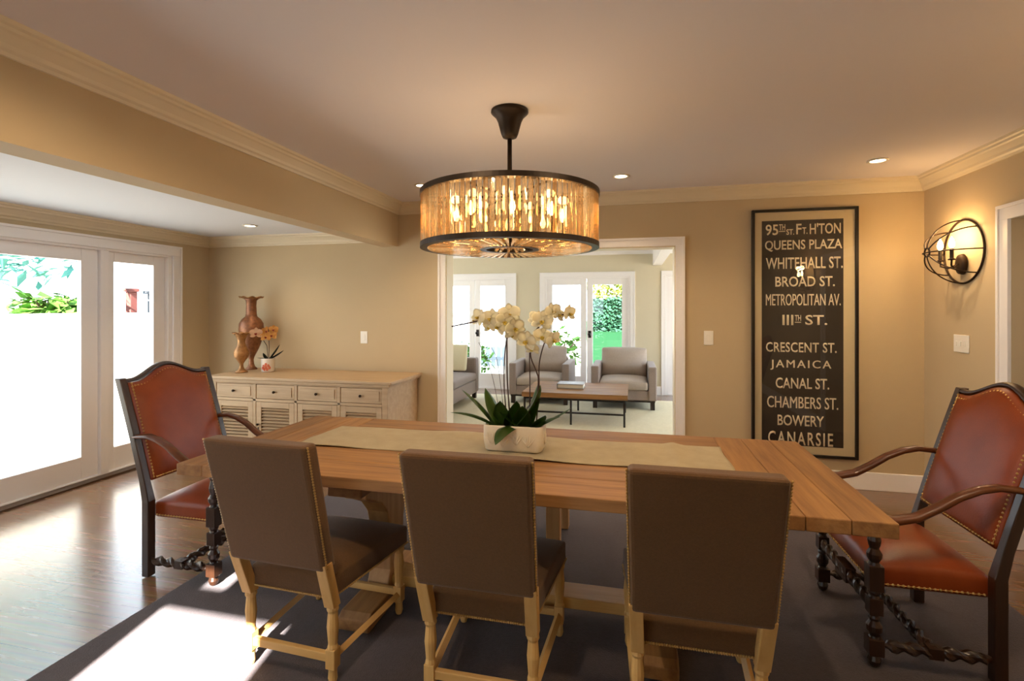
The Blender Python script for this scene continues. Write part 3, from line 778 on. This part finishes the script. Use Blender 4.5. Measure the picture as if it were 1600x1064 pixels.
tube(b, [(-sr, -.03, 0), (-sr-.012, 0, -.004), (-sr, .03, 0)], .004, 6); obj('nose_ring', b, iron, s, smooth=True)
b = B(); lathe(b, [(.0,0),(.03,.004),(.055,.002),(.06,-.012),(0,-.014)], n=24)
for v in b.verts: v.co = Vector((-v.co.z*1.6-.02, v.co.x*.85, v.co.y*1.2-.085))
obj('backplate', b, iron, s, smooth=True)
M['candle'] = mat('candle_sleeve', '1d130c', .5)
M['sbulb'] = emis('sconce_bulb', 'ffd08a', 60.)
for d in (-1, 1):
    b = B(); tube(b, [(-.03, 0, -.085), (-.07, d*.03, -.11), (-.10, d*.06, -.095), (-.10, d*.065, -.055)], .006, 8); lathe(b, [(.02,0),(.022,.006),(.012,.012)], (-.10, d*.065, -.06), 12)
    ar = obj('candle_arm', b, iron, s, smooth=True)
    b = B(); lathe(b, [(.0115,0),(.0115,.07)], (-.10, d*.065, -.05), 12); obj('candle_sleeve', b, M['candle'], ar)
    b = B(); lathe(b, [(.007,0),(.015,.014),(.017,.03),(.012,.055),(.002,.078)], (-.10, d*.065, .02), 12); obj('bulb', b, M['sbulb'], ar, smooth=True)
    ld = bpy.data.lights.new('sconce_light', 'POINT'); ld.energy = 2.1; ld.color = (1., .60, .26); ld.shadow_soft_size = .03
    lo = bpy.data.objects.new('sconce_light', ld); C.objects.link(lo); lo.parent = ar; lo.location = (-.10, d*.065, .125)

dup(s, (sx, 1.90, szz), 0, 'added copy of the caged iron sconce, unseen beyond the right edge, brightening ceiling and beam', 'caged wall sconces'); s['group'] = 'caged wall sconces'  # second sconce added out of view to lift the ceiling and header brightness
# switches
def switch(name, label, loc, axis, n, wd, hh):
    t = thing(name, label, 'light switch', loc)
    b = B()
    if axis == 1: box(b, -wd/2, wd/2, -.006, 0, -hh/2, hh/2)
    else: box(b, -.006, 0, -wd/2, wd/2, -hh/2, hh/2)
    obj('switch_plate', b, M['plate'], t, bevel=.003)
    for k in range(n):
        o = (k-(n-1)/2)*.046; b = B()
        if axis == 1: box(b, o-.015, o+.015, -.010, -.006, -.032, .032)
        else: box(b, -.012, -.006, o-.006, o+.006, -.016, .016)
        obj('rocker' if axis == 1 else 'toggle', b, M['plate'], t, bevel=.002)
switch('light_switch', 'white rocker light switch on the wall above the sideboard', (-2.555, YB, 1.146), 1, 1, .075, .12)
switch('light_switch', 'white rocker light switch between the wide doorway and the framed sign', (.641, YB, 1.182), 1, 1, .075, .12)
switch('switch_panel', 'white triple toggle switch plate under the wall sconce', (XR, 4.083, 1.189), 0, 3, .165, .12)

# ------------------------------------------------------------------ framed sign
th = math.atan(185/793); ct, st = math.cos(th), math.sin(th)
def onwall(px, py, y):
    u = (px-800)/793; v = -(py-482)/793; k = y/(u*st+ct)
    return ((u*ct-st)*k, 1.43+v*k)
PY = YB-.03
fx0, fx1, fz0, fz1 = .972, 1.748, .236, 2.236
t = thing('framed_sign', 'tall framed black transit roll sign with cream place names, on the back wall', 'framed sign', (fx0, YB, 0))
def TS(bm): bmesh.ops.translate(bm, verts=bm.verts, vec=(-fx0, -YB, 0)); return bm
b = B(); fw = .022
for (x0, x1, z0, z1) in ((fx0, fx0+fw, fz0, fz1), (fx1-fw, fx1, fz0, fz1), (fx0+fw, fx1-fw, fz0, fz0+fw), (fx0+fw, fx1-fw, fz1-fw, fz1)): box(b, x0, x1, YB-.04, YB, z0, z1)
obj('frame', TS(b), M['black'], t, bevel=.002)
b = B(); box(b, fx0+fw-.002, fx1-fw+.002, YB-.022, YB-.001, fz0+fw-.002, fz1-fw+.002); obj('mat_board', TS(b), mat('cream_mat', 'cdbd98', .9), t)
px0, pz1 = onwall(1190.6, 345.5, PY); px1, _ = onwall(1318.4, 340.6, PY); _, pz0 = onwall(1317, 700.7, PY)
b = B(); box(b, px0, px1, YB-.0235, YB-.0225, pz0, pz1)
panel = obj('sign_panel', TS(b), mat('black_canvas', '241a12', .7), t)
M['letter'] = mat('cream_lettering', 'e2d6b8', .8)
def lettering(txt, ax, ay0, ay1, bx_, bold=.014, spacing=1.0):
    """txt fitted to the box from pixel column ax to bx_, rows ay0 (top) to ay1 (baseline)"""
    cu = bpy.data.curves.new('txt', 'FONT'); cu.body = txt; cu.size = 1; cu.offset = 0. if 'M' in txt else bold; cu.space_character = spacing; cu.resolution_u = 3
    tmp = bpy.data.objects.new('tmp', cu); C.objects.link(tmp)
    dg = bpy.context.evaluated_depsgraph_get(); ev = tmp.evaluated_get(dg); me = ev.to_mesh()
    bm = B()
    for sh in ((-.013, 0, .013) if 'M' in txt else (0,)):
        bm.from_mesh(me)
        for v in list(bm.verts)[-len(me.vertices):]: v.co.x += sh; v.co.z = sh*.03
    ev.to_mesh_clear(); bpy.data.objects.remove(tmp)
    xs = [v.co.x for v in bm.verts]; ys = [v.co.y for v in bm.verts]
    x0, z1 = onwall(ax, ay0, PY); x1, _ = onwall(bx_, ay0, PY); _, z0 = onwall((ax+bx_)/2, ay1, PY); _, z1 = onwall((ax+bx_)/2, ay0, PY)
    lo, hi = min(xs), max(xs); by, ty = min(ys), max(ys)
    for v in bm.verts:
        v.co = Vector((x0+(v.co.x-lo)/(hi-lo)*(x1-x0), YB-.0248+v.co.z, z0+(v.co.y-by)/(ty-by)*(z1-z0)))
    r = bmesh.ops.extrude_face_region(bm, geom=bm.faces[:])
    for g in r['geom']:
        if isinstance(g, bmesh.types.BMVert): g.co.y += .0008
    return bm
k8 = lambda x, y: (1160+x*.1973, 310+y*.1973)
k5 = lambda x, y: (1140+x*.43233, 300+y*.43233)
def line(parts, conv):
    bm = B()
    for (txt, x0, x1, y0, y1, *sp) in parts:
        X0, Y0 = conv(x0, y0); X1, Y1 = conv(x1, y1)
        p = lettering(txt, X0, Y0, Y1, X1, spacing=sp[0] if sp else 1.0) if txt != '_' else None
        if p is None:
            a0_, c1 = onwall((X0+X1)/2, Y0, PY); _, c0_ = onwall((X0+X1)/2, Y1, PY); a_, _ = onwall(X0, Y0, PY); d_, _ = onwall(X1, Y0, PY)
            p = B(); box(p, a_, d_, YB-.0245, YB-.0237, c0_, c1)
        me = bpy.data.meshes.new('l'); p.to_mesh(me); p.free(); bm.from_mesh(me); bpy.data.meshes.remove(me)
    obj('lettering', TS(bm), M['letter'], panel)
line([('95', 185, 285, 206, 292), ('TH', 291, 341, 204, 250), ('_', 291, 341, 257, 263), ('ST.', 350, 412, 242, 287), ('F', 428, 470, 200, 283), ('T.', 476, 517, 228, 281), ("H'TON", 535, 782, 192, 279)], k8)
line([('QUEENS PLAZA', 180, 793, 326, 416)], k8)
line([('WHITEHALL ST.', 187, 797, 464, 556)], k8)
line([('BROAD ST.', 262, 734, 617, 698)], k8)
line([('METROPOLITAN AV.', 187, 781, 756, 848)], k8)
line([('III', 318, 405, 922, 1004), ('TH', 417, 466, 924, 970), ('_', 417, 466, 978, 984), ('ST.', 500, 674, 924, 1003)], k8)
line([('CRESCENT ST.', 132, 388, 544, 580, 1.05)], k5)
line([('JAMAICA', 148, 369, 608, 645, 1.25)], k5)
line([('CANAL ST.', 167, 361, 673, 712)], k5)
line([('CHAMBERS ST.', 136, 394, 741, 783)], k5)
line([('BOWERY', 174, 342, 808, 847)], k5)
line([('CANARSIE', 140, 375, 868, 916, 1.25)], k5)
b = B(); box(b, fx0+fw-.002, fx1-fw+.002, YB-.030, YB-.028, fz0+fw-.002, fz1-fw+.002); obj('glass_cover', TS(b), M['glass'], t)

# ------------------------------------------------------------------ sideboard
SX0, SX1, SY0, SY1, SZ = -3.77, -1.93, 3.86, 4.515, .82
t = thing('sideboard', 'pale wood sideboard with four drawers above four louvred doors', 'sideboard', (SX0, SY0, 0))
def SD(bm): bmesh.ops.translate(bm, verts=bm.verts, vec=(-SX0, -SY0, 0)); return bm
b = B(); box(b, SX0, SX1, SY0, SY1, SZ-.028, SZ); obj('top', SD(b), M['side'], t, bevel=.006)
b = B(); bx0, bx1, by0 = SX0+.045, SX1-.045, SY0+.03
# carcass: sides, back, bottom, top rail, mid rail, stiles
zt = SZ-.0285
box(b, bx0, bx0+.05, by0, SY1-.01, .0, zt); box(b, bx1-.05, bx1, by0, SY1-.01, .0, zt)
box(b, bx0+.05, bx1-.05, SY1-.03, SY1-.01, .08, zt); box(b, bx0+.05, bx1-.05, by0, SY1-.03, .08, .13)
box(b, bx0+.05, bx1-.05, by0, by0+.03, zt-.035, zt); box(b, bx0+.05, bx1-.05, by0, by0+.03, zt-.19, zt-.165); box(b, bx0+.05, bx1-.05, by0+.2, by0+.22, .13, zt-.04)
cw = (bx1-bx0-.1+.03)/4
for k in range(1, 4):
    x = bx0+.05+k*cw-.03; box(b, x, x+.03, by0, by0+.03, .13, zt-.035)
box(b, SX0+.02, SX1-.02, SY0+.012, SY1-.005, zt-.022, zt)
obj('carcass', SD(b), M['side'], t, bevel=.003)
knob = M['knob'] = mat('dark_knob', '3a2c20', .4, metal=.7)
for k in range(4):
    x0 = bx0+.05+k*cw+.003; x1 = x0+cw-.036; xc = (x0+x1)/2
    b = B(); box(b, x0, x1, by0+.004, by0+.022, zt-.162, zt-.038)
    box(b, x0+.022, x1-.022, by0-.002, by0+.004, zt-.142, zt-.058)
    dw = obj('drawer', SD(b), M['side'], t, bevel=.003)
    b = B(); sph(b, (xc, by0-.018, zt-.10), .012, 10, 8); tube(b, [(xc, by0-.002, zt-.10), (xc, by0-.015, zt-.10)], .006, 8); obj('knob', SD(b), knob, dw)
    z0, z1 = .133, zt-.193
    b = B(); s_ = .05
    box(b, x0, x0+s_, by0+.002, by0+.026, z0, z1); box(b, x1-s_, x1, by0+.002, by0+.026, z0, z1); box(b, x0+s_, x1-s_, by0+.002, by0+.026, z0, z0+s_); box(b, x0+s_, x1-s_, by0+.002, by0+.026, z1-s_, z1)
    d = obj('door', SD(b), M['side'], t, bevel=.002)
    b = B(); n = 13
    for i in range(n):
        zc = z0+s_+(z1-z0-2*s_)*(i+.5)/n
        for v in box(b, x0+s_-.004, x1-s_+.004, -.014, .014, -.0025, .0025):
            y, z = v.co.y, v.co.z; v.co.y = by0+.016+y*.85-z*.5; v.co.z = zc+y*.5+z*.85
    obj('louvres', SD(b), M['side'], d)
    hx = x1-.022 if k in (0, 2) else x0+.022
    b = B(); sph(b, (hx, by0-.012, z1-.2), .010, 8, 6); tube(b, [(hx, by0+.002, z1-.2), (hx, by0-.01, z1-.2)], .005, 6); box(b, hx-.006, hx+.006, by0-.001, by0+.002, z1-.255, z1-.225); obj('handle', SD(b), knob, d)

# vases and orchid on the sideboard
M['copper'] = mat('etched_copper', 'a06c48', .4, metal=.45, col2='6b4430', scale=40, bump=.2, bscale=60)
M['gilt'] = mat('gilt_copper', 'b8864e', .4, metal=.45, col2='855a34', scale=40, bump=.2, bscale=60)
M['silver'] = mat('tarnished_silver', '8a8f96', .35, metal=.8)
t = thing('tall_vase', 'tall etched copper vase with flared rim, the taller of two on the sideboard', 'vase', (-3.70, 4.36, SZ))
b = B(); lathe(b, [(.055,0),(.057,.01),(.035,.03),(.025,.06),(.022,.10),(.03,.13),(.06,.19),(.085,.25),(.105,.33),(.115,.40),(.112,.46),(.085,.505),(.055,.53),(.05,.56),(.046,.64),(.05,.69),(.075,.71)], n=32)
obj('body', b, M['copper'], t, smooth=True)
b = B(); n = 48; rs = []
for r, z, am in ((.072,.708,.0),(.1,.722,.006),(.112,.722,.01),(.1,.728,.006),(.06,.716,0)):
    rs.append([b.verts.new((r*(1+am*4*math.cos(8*2*PI*k/n))*math.cos(2*PI*k/n), r*(1+am*4*math.cos(8*2*PI*k/n))*math.sin(2*PI*k/n), z+am*math.cos(8*2*PI*k/n))) for k in range(n)])
for a, c in zip(rs, rs[1:]):
    for k in range(n): b.faces.new((a[k], a[(k+1) % n], c[(k+1) % n], c[k]))
obj('rim', b, M['gilt'], t, smooth=True)
t = thing('small_vase', 'small footed copper vase with scalloped lip in front of the tall vase', 'vase', (-3.615, 4.13, SZ))
b = B(); lathe(b, [(.056,0),(.054,.012),(.030,.028),(.018,.055),(.018,.085),(.038,.115),(.062,.15),(.069,.185),(.060,.22),(.042,.25),(.033,.285),(.038,.32),(.055,.355),(.068,.372),(.058,.37)], n=28)
obj('body', b, M['gilt'], t, smooth=True)
b = B(); tube(b, [((.07+.006*math.cos(8*a))*math.cos(a), (.07+.006*math.cos(8*a))*math.sin(a), .374+.005*math.cos(8*a)) for a in [2*PI*k/64 for k in range(65)]], .007, 8)
obj('lip', b, M['gilt'], t, smooth=True)
def petal_grid(bm, c, d, up, L, W, cup=.25, n=5):
    """one rounded petal from c along d, width along d x up"""
    d = Vector(d).normalized(); up = Vector(up); up = (up-d*up.dot(d)).normalized(); s = d.cross(up); g = []
    for i in range(n+1):
        f = i/n; wd = W*.5*(math.sin(PI*(f*.86+.1))**.7); row = []
        for j in range(5):
            q = -1+j/2; p = Vector(c)+d*L*f+s*wd*q+up*(cup*L*(f*f*.4)-cup*W*.35*q*q*math.sin(PI*f))
            row.append(bm.verts.new(p))
        g.append(row)
    for i in range(n):
        for j in range(4): bm.faces.new((g[i][j], g[i+1][j], g[i+1][j+1], g[i][j+1]))
def thicken(bm, h):
    r = bmesh.ops.solidify(bm, geom=bm.faces[:], thickness=h)
def flower(c, f, r, name, m, mc, parent, roll=0):
    """moth orchid bloom at c facing f"""
    f = Vector(f).normalized(); a = Vector((0,0,1)); u = (a-f*a.dot(f)).normalized(); s = f.cross(u)
    bm = B()
    for k, (ang, L, W, off) in enumerate(((90,1.,.75,0), (210,1.,.7,0), (330,1.,.7,0), (25,1.05,1.15,.06), (155,1.05,1.15,.06))):
        q = math.radians(ang)+roll; d = u*math.sin(q)+s*math.cos(q)
        petal_grid(bm, Vector(c)+f*off*r, d, f, L*r, W*r, .3)
    thicken(bm, .0008)
    o = obj(name, bm, m, parent, smooth=True)
    bm = B(); 
    for d in (u*-.8+f*.6, u*-.3+s*.5+f*.7, u*-.3-s*.5+f*.7): petal_grid(bm, Vector(c)+f*.08*r, d, f, .42*r, .3*r, .5, 4)
    sph(bm, Vector(c)+f*.12*r, .1*r, 6, 5)
    obj('flower_lip', bm, mc, o, smooth=True)
def leafblade(bm, base, d, L, W, bend, n=9):
    base = Vector(base); d = Vector(d).normalized(); hz = Vector((d.x, d.y, 0)); hz = hz.normalized() if hz.length > 1e-4 else Vector((1,0,0))
    s = hz.cross(Vector((0,0,1))); g = []; p = base.copy(); e = math.atan2(d.z, math.hypot(d.x, d.y))
    for i in range(n+1):
        f = i/n; wd = W*.5*max(.05, math.sin(PI*min(1, f*.8+.18))**.8) if f < .999 else .001
        ee = e-bend*f; t_ = hz*math.cos(ee)+Vector((0,0,1))*math.sin(ee); nn = s.cross(t_)*-1
        g.append([bm.verts.new(p+s*wd*q+nn*abs(q)*wd*.35) for q in (-1,-.5,0,.5,1)]); p = p+t_*(L/n)
    for i in range(n):
        for j in range(4): bm.faces.new((g[i][j], g[i+1][j], g[i+1][j+1], g[i][j+1]))
M['orange'] = mat('orange_petal', 'd9963c', .6, col2='e8b868', scale=30)
M['redspot'] = mat('red_lip', '8a2a1a', .6)
M['pink'] = mat('blush_petal', 'edc7a0', .6)
M['pot'] = mat('white_pot', 'e8ded2', .35)
M['redflower'] = mat('painted_red_flower', 'd8502e', .4, col2='e87848', scale=40)
t = thing('small_orchid', 'small orange orchid in a white pot painted with a red flower, on the sideboard', 'potted plant', (-3.41, 4.24, SZ))
b = B(); lathe(b, [(.052,0),(.058,.01),(.062,.12),(.064,.13),(.056,.13),(.054,.115)], n=28); pot = obj('pot', b, M['pot'], t, smooth=True)
b = B()
for q, (dx, dz) in enumerate(((0,0),(.022,.012),(-.022,.01),(.012,-.02),(-.014,-.02),(.0,.026),(.033,-.008),(-.033,-.010))):
    a = -PI/2+.35+dx/.061; 
    for i in range(5):
        g = 2*PI*i/5
        sph(b, (.0605*math.cos(a+.12*math.cos(g)), .0605*math.sin(a+.12*math.cos(g)), .05+dz+.009*math.sin(g)), .007, 6, 5, (.6,.6,1))
obj('painted_flower', b, M['redflower'], pot, smooth=True)
b = B(); lathe(b, [(.055,.112),(.03,.122),(.0,.124)], n=20); obj('soil', b, M['soil'], t, smooth=True)
for (dx, dy, L, W, bend, el) in ((.95,-.15,.21,.05,.15,.5), (.8,.1,.18,.045,.1,.85), (-.9,.3,.09,.04,.2,.75), (-.4,-.8,.10,.04,.5,.4)):
    b = B(); leafblade(b, (dx*.01, dy*.01, .12), (dx, dy, math.tan(el)), L, W, bend); thicken(b, .0015); obj('leaf', b, mat('dark_leaf', '16261a', .4) if 'dleaf' not in M else M['dleaf'], t, smooth=True)
for (x0, x1, y1, z1) in ((.0, -.06, -.04, .36), (.01, .02, -.02, .42)):
    b = B(); tube(b, [(x0,0,.12), (x0+(x1-x0)*.2,0,.25), (x1, y1, z1)], .003, 6); obj('flower_stem', b, M['stem'], t)
for (c, m, r) in (((-.075,-.07,.37), M['pink'], .058), ((.0,-.03,.335), M['orange'], .05), ((.065,-.03,.35), M['orange'], .048), ((.0,-.02,.39), M['orange'], .046), ((.07,-.01,.405), M['orange'], .045)):
    flower(c, (.55, -1, .1), r, 'bloom', m, M['redspot'], t)

# ------------------------------------------------------------------ orchid planter on the table
PX, PYY, PZ = -.53, 2.335, TZ+.012
t = thing('orchid_planter', 'white orchids in a carved cream stoneware trough on the table runner', 'potted plant', (PX, PYY, PZ))
def rrect(hw_, hd, r, n=5):
    P = []
    for (cx, cy, a0_) in ((hw_-r, hd-r, 0), (-hw_+r, hd-r, PI/2), (-hw_+r, -hd+r, PI), (hw_-r, -hd+r, 1.5*PI)):
        for k in range(n+1): a = a0_+PI/2*k/n; P.append((cx+r*math.cos(a), cy+r*math.sin(a)))
    return P
b = B(); rs = []
for (sc_, z) in ((.90,0),(.95,.006),(1.,.05),(1.,.112),(.99,.118),(.93,.118),(.91,.1)):
    rs.append([b.verts.new((x*sc_, y*sc_, z)) for x, y in rrect(.142, .065, .028)])
for a, c in zip(rs, rs[1:]):
    n = len(a)
    for k in range(n): b.faces.new((a[k], a[(k+1) % n], c[(k+1) % n], c[k]))
b.faces.new(rs[0][::-1])   # carved relief: sprays of leaves on the front, back and ends
for fy in (-1, 1):
    for cx, sgn in ((-.10, 1), (-.045, -1), (.02, 1), (.075, -1)):
        for q in range(5):
            a = PI/2+sgn*(q-2)*.42; L = .036
            pts = [(cx+L*f*math.cos(a)*1.1, fy*.0655, .03+sgn*.004+L*f*1.6*math.sin(a)) for f in (0, .3, .6, 1)]
            tube(b, pts, [.002,.0045,.004,.001], 6)
for fx in (-1, 1):
    for q in range(5):
        a = PI/2+(q-2)*.42
        tube(b, [(fx*.1425, .05*f*math.cos(a), .03+.06*f*math.sin(a)) for f in (0,.3,.6,1)], [.002,.0045,.004,.001], 6)
obj('trough', b, M['ceramic'], t, smooth=True)
b = B(); n = 12
poly = rrect(.13, .056, .024); vv = [b.verts.new((x, y, .104)) for x, y in poly]; cc = b.verts.new((0,0,.118))
for k in range(len(vv)): b.faces.new((vv[k], vv[(k+1) % len(vv)], cc))
obj('soil', b, M['soil'], t)
# leaves: (base x, direction x,y, elevation, length, width, bend)
for (bx_, dx, dy, el, L, W, bend) in ((-.085,-1,-.1,1.0,.24,.065,.5), (-.09,-1,-.25,.62,.23,.055,.75), (-.055,-.35,.1,1.2,.20,.105,.35), (-.04,-.15,-.5,1.25,.14,.10,.2),
        (-.01,.85,-.15,.75,.25,.105,-.5), (.03,-.7,-.3,.8,.13,.08,.4), (.0,-.35,-1,.45,.19,.08,1.7), (.055,.25,.2,1.3,.22,.085,.1), (.09,1,-.2,.75,.15,.07,.7), (.09,1,.1,.5,.2,.045,.0), (.04,.1,-.6,1.15,.14,.085,.4), (.085,.5,-.5,.9,.13,.07,.6), (-.03,.3,-.3,1.2,.15,.09,.3)):
    b = B(); leafblade(b, (bx_, -.01, .105), (dx, dy, math.hypot(dx, dy)*math.tan(el)), L, W, bend); thicken(b, .002); obj('leaf', b, M['leaf'], t, smooth=True)
def opx(px, py, dy=-.03):
    x, z = onwall(px, py, PYY+dy); return (x-PX, dy, z-PZ)
def spike(pts, r=.0034):
    P = []; pts = [Vector(p) for p in pts]
    for i in range(len(pts)-1):
        p0, p1, p2, p3 = pts[max(i-1,0)], pts[i], pts[i+1], pts[min(i+2, len(pts)-1)]
        for k in range(6):
            f = k/6; P.append(.5*((2*p1)+(p2-p0)*f+(2*p0-5*p1+4*p2-p3)*f*f+(3*p1-p0-3*p2+p3)*f**3))
    P.append(pts[-1]); b = B(); tube(b, P, r, 7); obj('flower_stem', b, M['stem'], t, smooth=True)
spike([(-.02,0,.1), opx(793,600,0), opx(792,540,0), opx(791,512,0), opx(784,497,-.01), opx(765,497,-.02), opx(740,503,-.03), opx(706,510,-.03)])
spike([(-.035,0,.1), opx(788,610,0), opx(788,565,0), opx(791,535,0), opx(797,515,-.01)], .0028)
spike([(.085,0,.1), opx(841,600,0), opx(838,580,0), opx(829,555,0), opx(833,525,0), opx(842,511,0), opx(860,497,-.01), opx(888,490,-.01)])
spike([(.07,0,.1), opx(828,600,0), opx(828,545,0), opx(836,520,0), opx(845,515,0)], .0028)
spike([(.10,0,.1), opx(842,610,0), opx(843,565,0), opx(853,530,0), opx(862,525,0)], .0028)
spike([(-.07,.02,.1), opx(772,600,.02), opx(762,565,.02), opx(748,535,.02)], .0012)
spike([(-.05,.02,.1), opx(782,600,.02), opx(776,560,.02), opx(766,540,.02)], .0012)
ylip = mat('yellow_lip', 'b09a3a', .6)
for (px, py, dy, f, r, ro) in ((748,496,-.04,(-.5,-1,.2),.044,.5), (743,500,-.01,(-.8,-.6,0),.035,0), (768,498,-.05,(-.3,-1,.1),.05,.1), (778,510,-.06,(-.1,-1,-.2),.046,.5), (765,511,-.03,(-.3,-1,-.3),.035,0), (796,492,-.05,(.1,-1,.1),.054,-.1), (789,503,-.07,(.2,-1,-.1),.046,.2), (805,513,-.06,(.4,-1,-.25),.048,-.4), (800,523,-.03,(.3,-1,-.4),.036,.3),
        (847,502,-.04,(.1,-1,0),.052,.2), (838,499,-.02,(-.3,-1,.1),.042,.4), (864,487,-.03,(.6,-1,.1),.042,-.3), (872,492,-.02,(.9,-.7,.1),.038,.3), (889,490,-.02,(.9,-.6,0),.042,0), (823,533,-.04,(-.3,-1,-.2),.052,.3), (847,526,-.02,(.2,-1,-.2),.046,.2), (864,531,-.04,(.8,-.8,-.2),.042,-.5), (832,545,-.02,(-.2,-1,-.4),.036,.1)):
    flower(opx(px, py, dy), f, r, 'bloom', M['petal'], ylip, t, ro)

# ------------------------------------------------------------------ living room furniture
b = B(); box(b, -3.9, 1.3, 4.95, 8.1, .001, .016); tag(obj('living_rug', b, M['cream_rug'], bevel=.005), 'large cream rug under the living room armchairs and coffee table', 'rug')
FZ = .016
def soft(bm, x0, x1, y0, y1, z0, z1): return box(bm, x0, x1, y0, y1, z0, z1)
def club_chair(label):
    t = thing('club_chair', label, 'armchair', (0,0,0), 0, 'grey upholstered living room armchairs')
    b = B(); soft(b, -.43, .43, .02, .86, .13, .27); obj('base', b, M['sofa'], t, bevel=.012)
    for s in (-1, 1):
        b = B(); x = s*.395; soft(b, x-.055, x+.055, 0, .88, .13, .60); obj('arm', b, M['sofa'], t, bevel=.018, seg=3)
    b = B(); soft(b, -.34, .34, .74, .88, .2, .64); obj('back_frame', b, M['sofa'], t, bevel=.02)
    b = B(); cushion(b, -.335, .335, -.005, .72, .272, .40, .03); obj('seat_cushion', b, M['sofal'], t, smooth=True, bevel=.03, seg=3)
    b = B(); cushion(b, -.335, .335, -.215, .215, -.045, .045, .085)
    for v in b.verts:
        x, y, z = v.co; fold = .012*math.exp(-((y-.02)/.03)**2)*(1 if z > 0 else 0)
        z -= fold; ca, sa = math.cos(.2), math.sin(.2)
        z += .02*(1-(x/.335)**2)*(1-(y/.215)**2)-.012*math.sin(9*x+3*y)*(1 if z > 0 else 0)*.4
        v.co = Vector((x, .64-z*ca+y*sa, .60+y*ca+z*sa+.012*(1-(x/.335)**4)*(1 if y > 0 else 0)))
    obj('back_cushion', b, M['sofal'], t, smooth=True, bevel=.03, seg=3)
    b = B(); box(b, -.43, .43, .03, .85, .105, .13); obj('plinth', b, M['legs'], t)
    for sx_ in (-1, 1):
        for yy in (.06, .82):
            b = B(); box(b, sx_*.395-.03, sx_*.395+.03, yy-.03, yy+.03, 0, .105); obj('leg', b, M['legs'], t)
    return t
k0 = club_chair('grey upholstered armchair in front of the garden doors, right of the coffee table'); k0.location = (-.095, 7.27, FZ)
k1 = dup(k0, (-1.32, 7.38, FZ), 0, 'grey upholstered armchair behind the coffee table and the white orchids')
# sofa
t = thing('sofa', 'long taupe sofa at the left of the living room, mostly cut off by the doorway', 'sofa', (-2.35, 7.60, FZ))
b = B(); soft(b, -.95, 0, -2.1, 0, .1, .30); obj('base', b, M['sofa'], t, bevel=.015)
b = B(); soft(b, -.95, .0, -.0, .16, .1, .64); obj('arm', b, M['sofa'], t, bevel=.03, seg=3)
b = B(); soft(b, -.95, .0, -2.26, -2.1, .1, .64); obj('arm', b, M['sofa'], t, bevel=.03, seg=3)
b = B(); soft(b, -1.05, -.83, -2.26, .16, .1, .78); obj('back_frame', b, M['sofa'], t, bevel=.03)
for k in range(2):
    b = B(); cushion(b, -.83, .01, -2.09+k*1.045, -1.055+k*1.045+.005, .302, .42, .03); obj('seat_cushion', b, M['sofa'], t, smooth=True, bevel=.03, seg=3)
for sx_ in (-.9, -.06):
    for yy in (-2.2, .1):
        b = B(); box(b, sx_-.03, sx_+.03, yy-.03, yy+.03, 0, .1); obj('leg', b, M['legs'], t)
b = B(); cushion(b, -.2, .2, -.2, .2, -.05, .05, .05)
for v in b.verts:
    x, y, z = v.co; v.co = Vector((x, z+.2*y, y))
o = tag(obj('throw_pillow', b, mat('cream_pillow', 'ddd2b0', .95), smooth=True, bevel=.03, seg=3), 'cream throw pillow leaning on the sofa arm', 'pillow'); o.location = (-2.66, 7.48, FZ+.655)
# coffee table
t = thing('coffee_table', 'low coffee table with plank top and thin black metal frame', 'table', (-.67, 6.62, FZ))
cz = .385
for k in range(4):
    b = B(); y0 = -.48+k*.24; box(b, -.64, .64, y0, y0+.239, cz-.06, cz); obj('plank', b, M['tableX'], t, bevel=.004)
for x in (-.61, -.035, .60):
    for y in (-.44, .44):
        b = B(); box(b, x-.012, x+.012, y-.012, y+.012, 0, cz-.06); obj('leg', b, M['black'], t)
b = B()
for y in (-.44, .44): box(b, -.61, .60, y-.01, y+.01, .135, .155)
for x in (-.61, .60): box(b, x-.01, x+.01, -.44, .44, .135, .155)
obj('lower_rail', b, M['black'], t)
for y in (-.44, .44): b = B(); box(b, -.61, .60, y-.01, y+.01, cz-.085, cz-.06); obj('upper_rail', b, M['black'], t)
t = thing('coffee_table_book', 'thick grey and white book lying on the coffee table', 'book', (-.75, 6.62, FZ+cz))
b = B(); box(b, -.17, .17, -.13, .13, 0, .012); box(b, -.17, .17, -.13, .13, .052, .062); box(b, -.172, -.16, -.13, .13, 0, .062); obj('cover', b, mat('grey_cover', '9a9690', .5), t)
b = B(); box(b, -.16, .163, -.122, .122, .0125, .0515); obj('pages', b, mat('page_block', 'e8e2d4', .8), t)
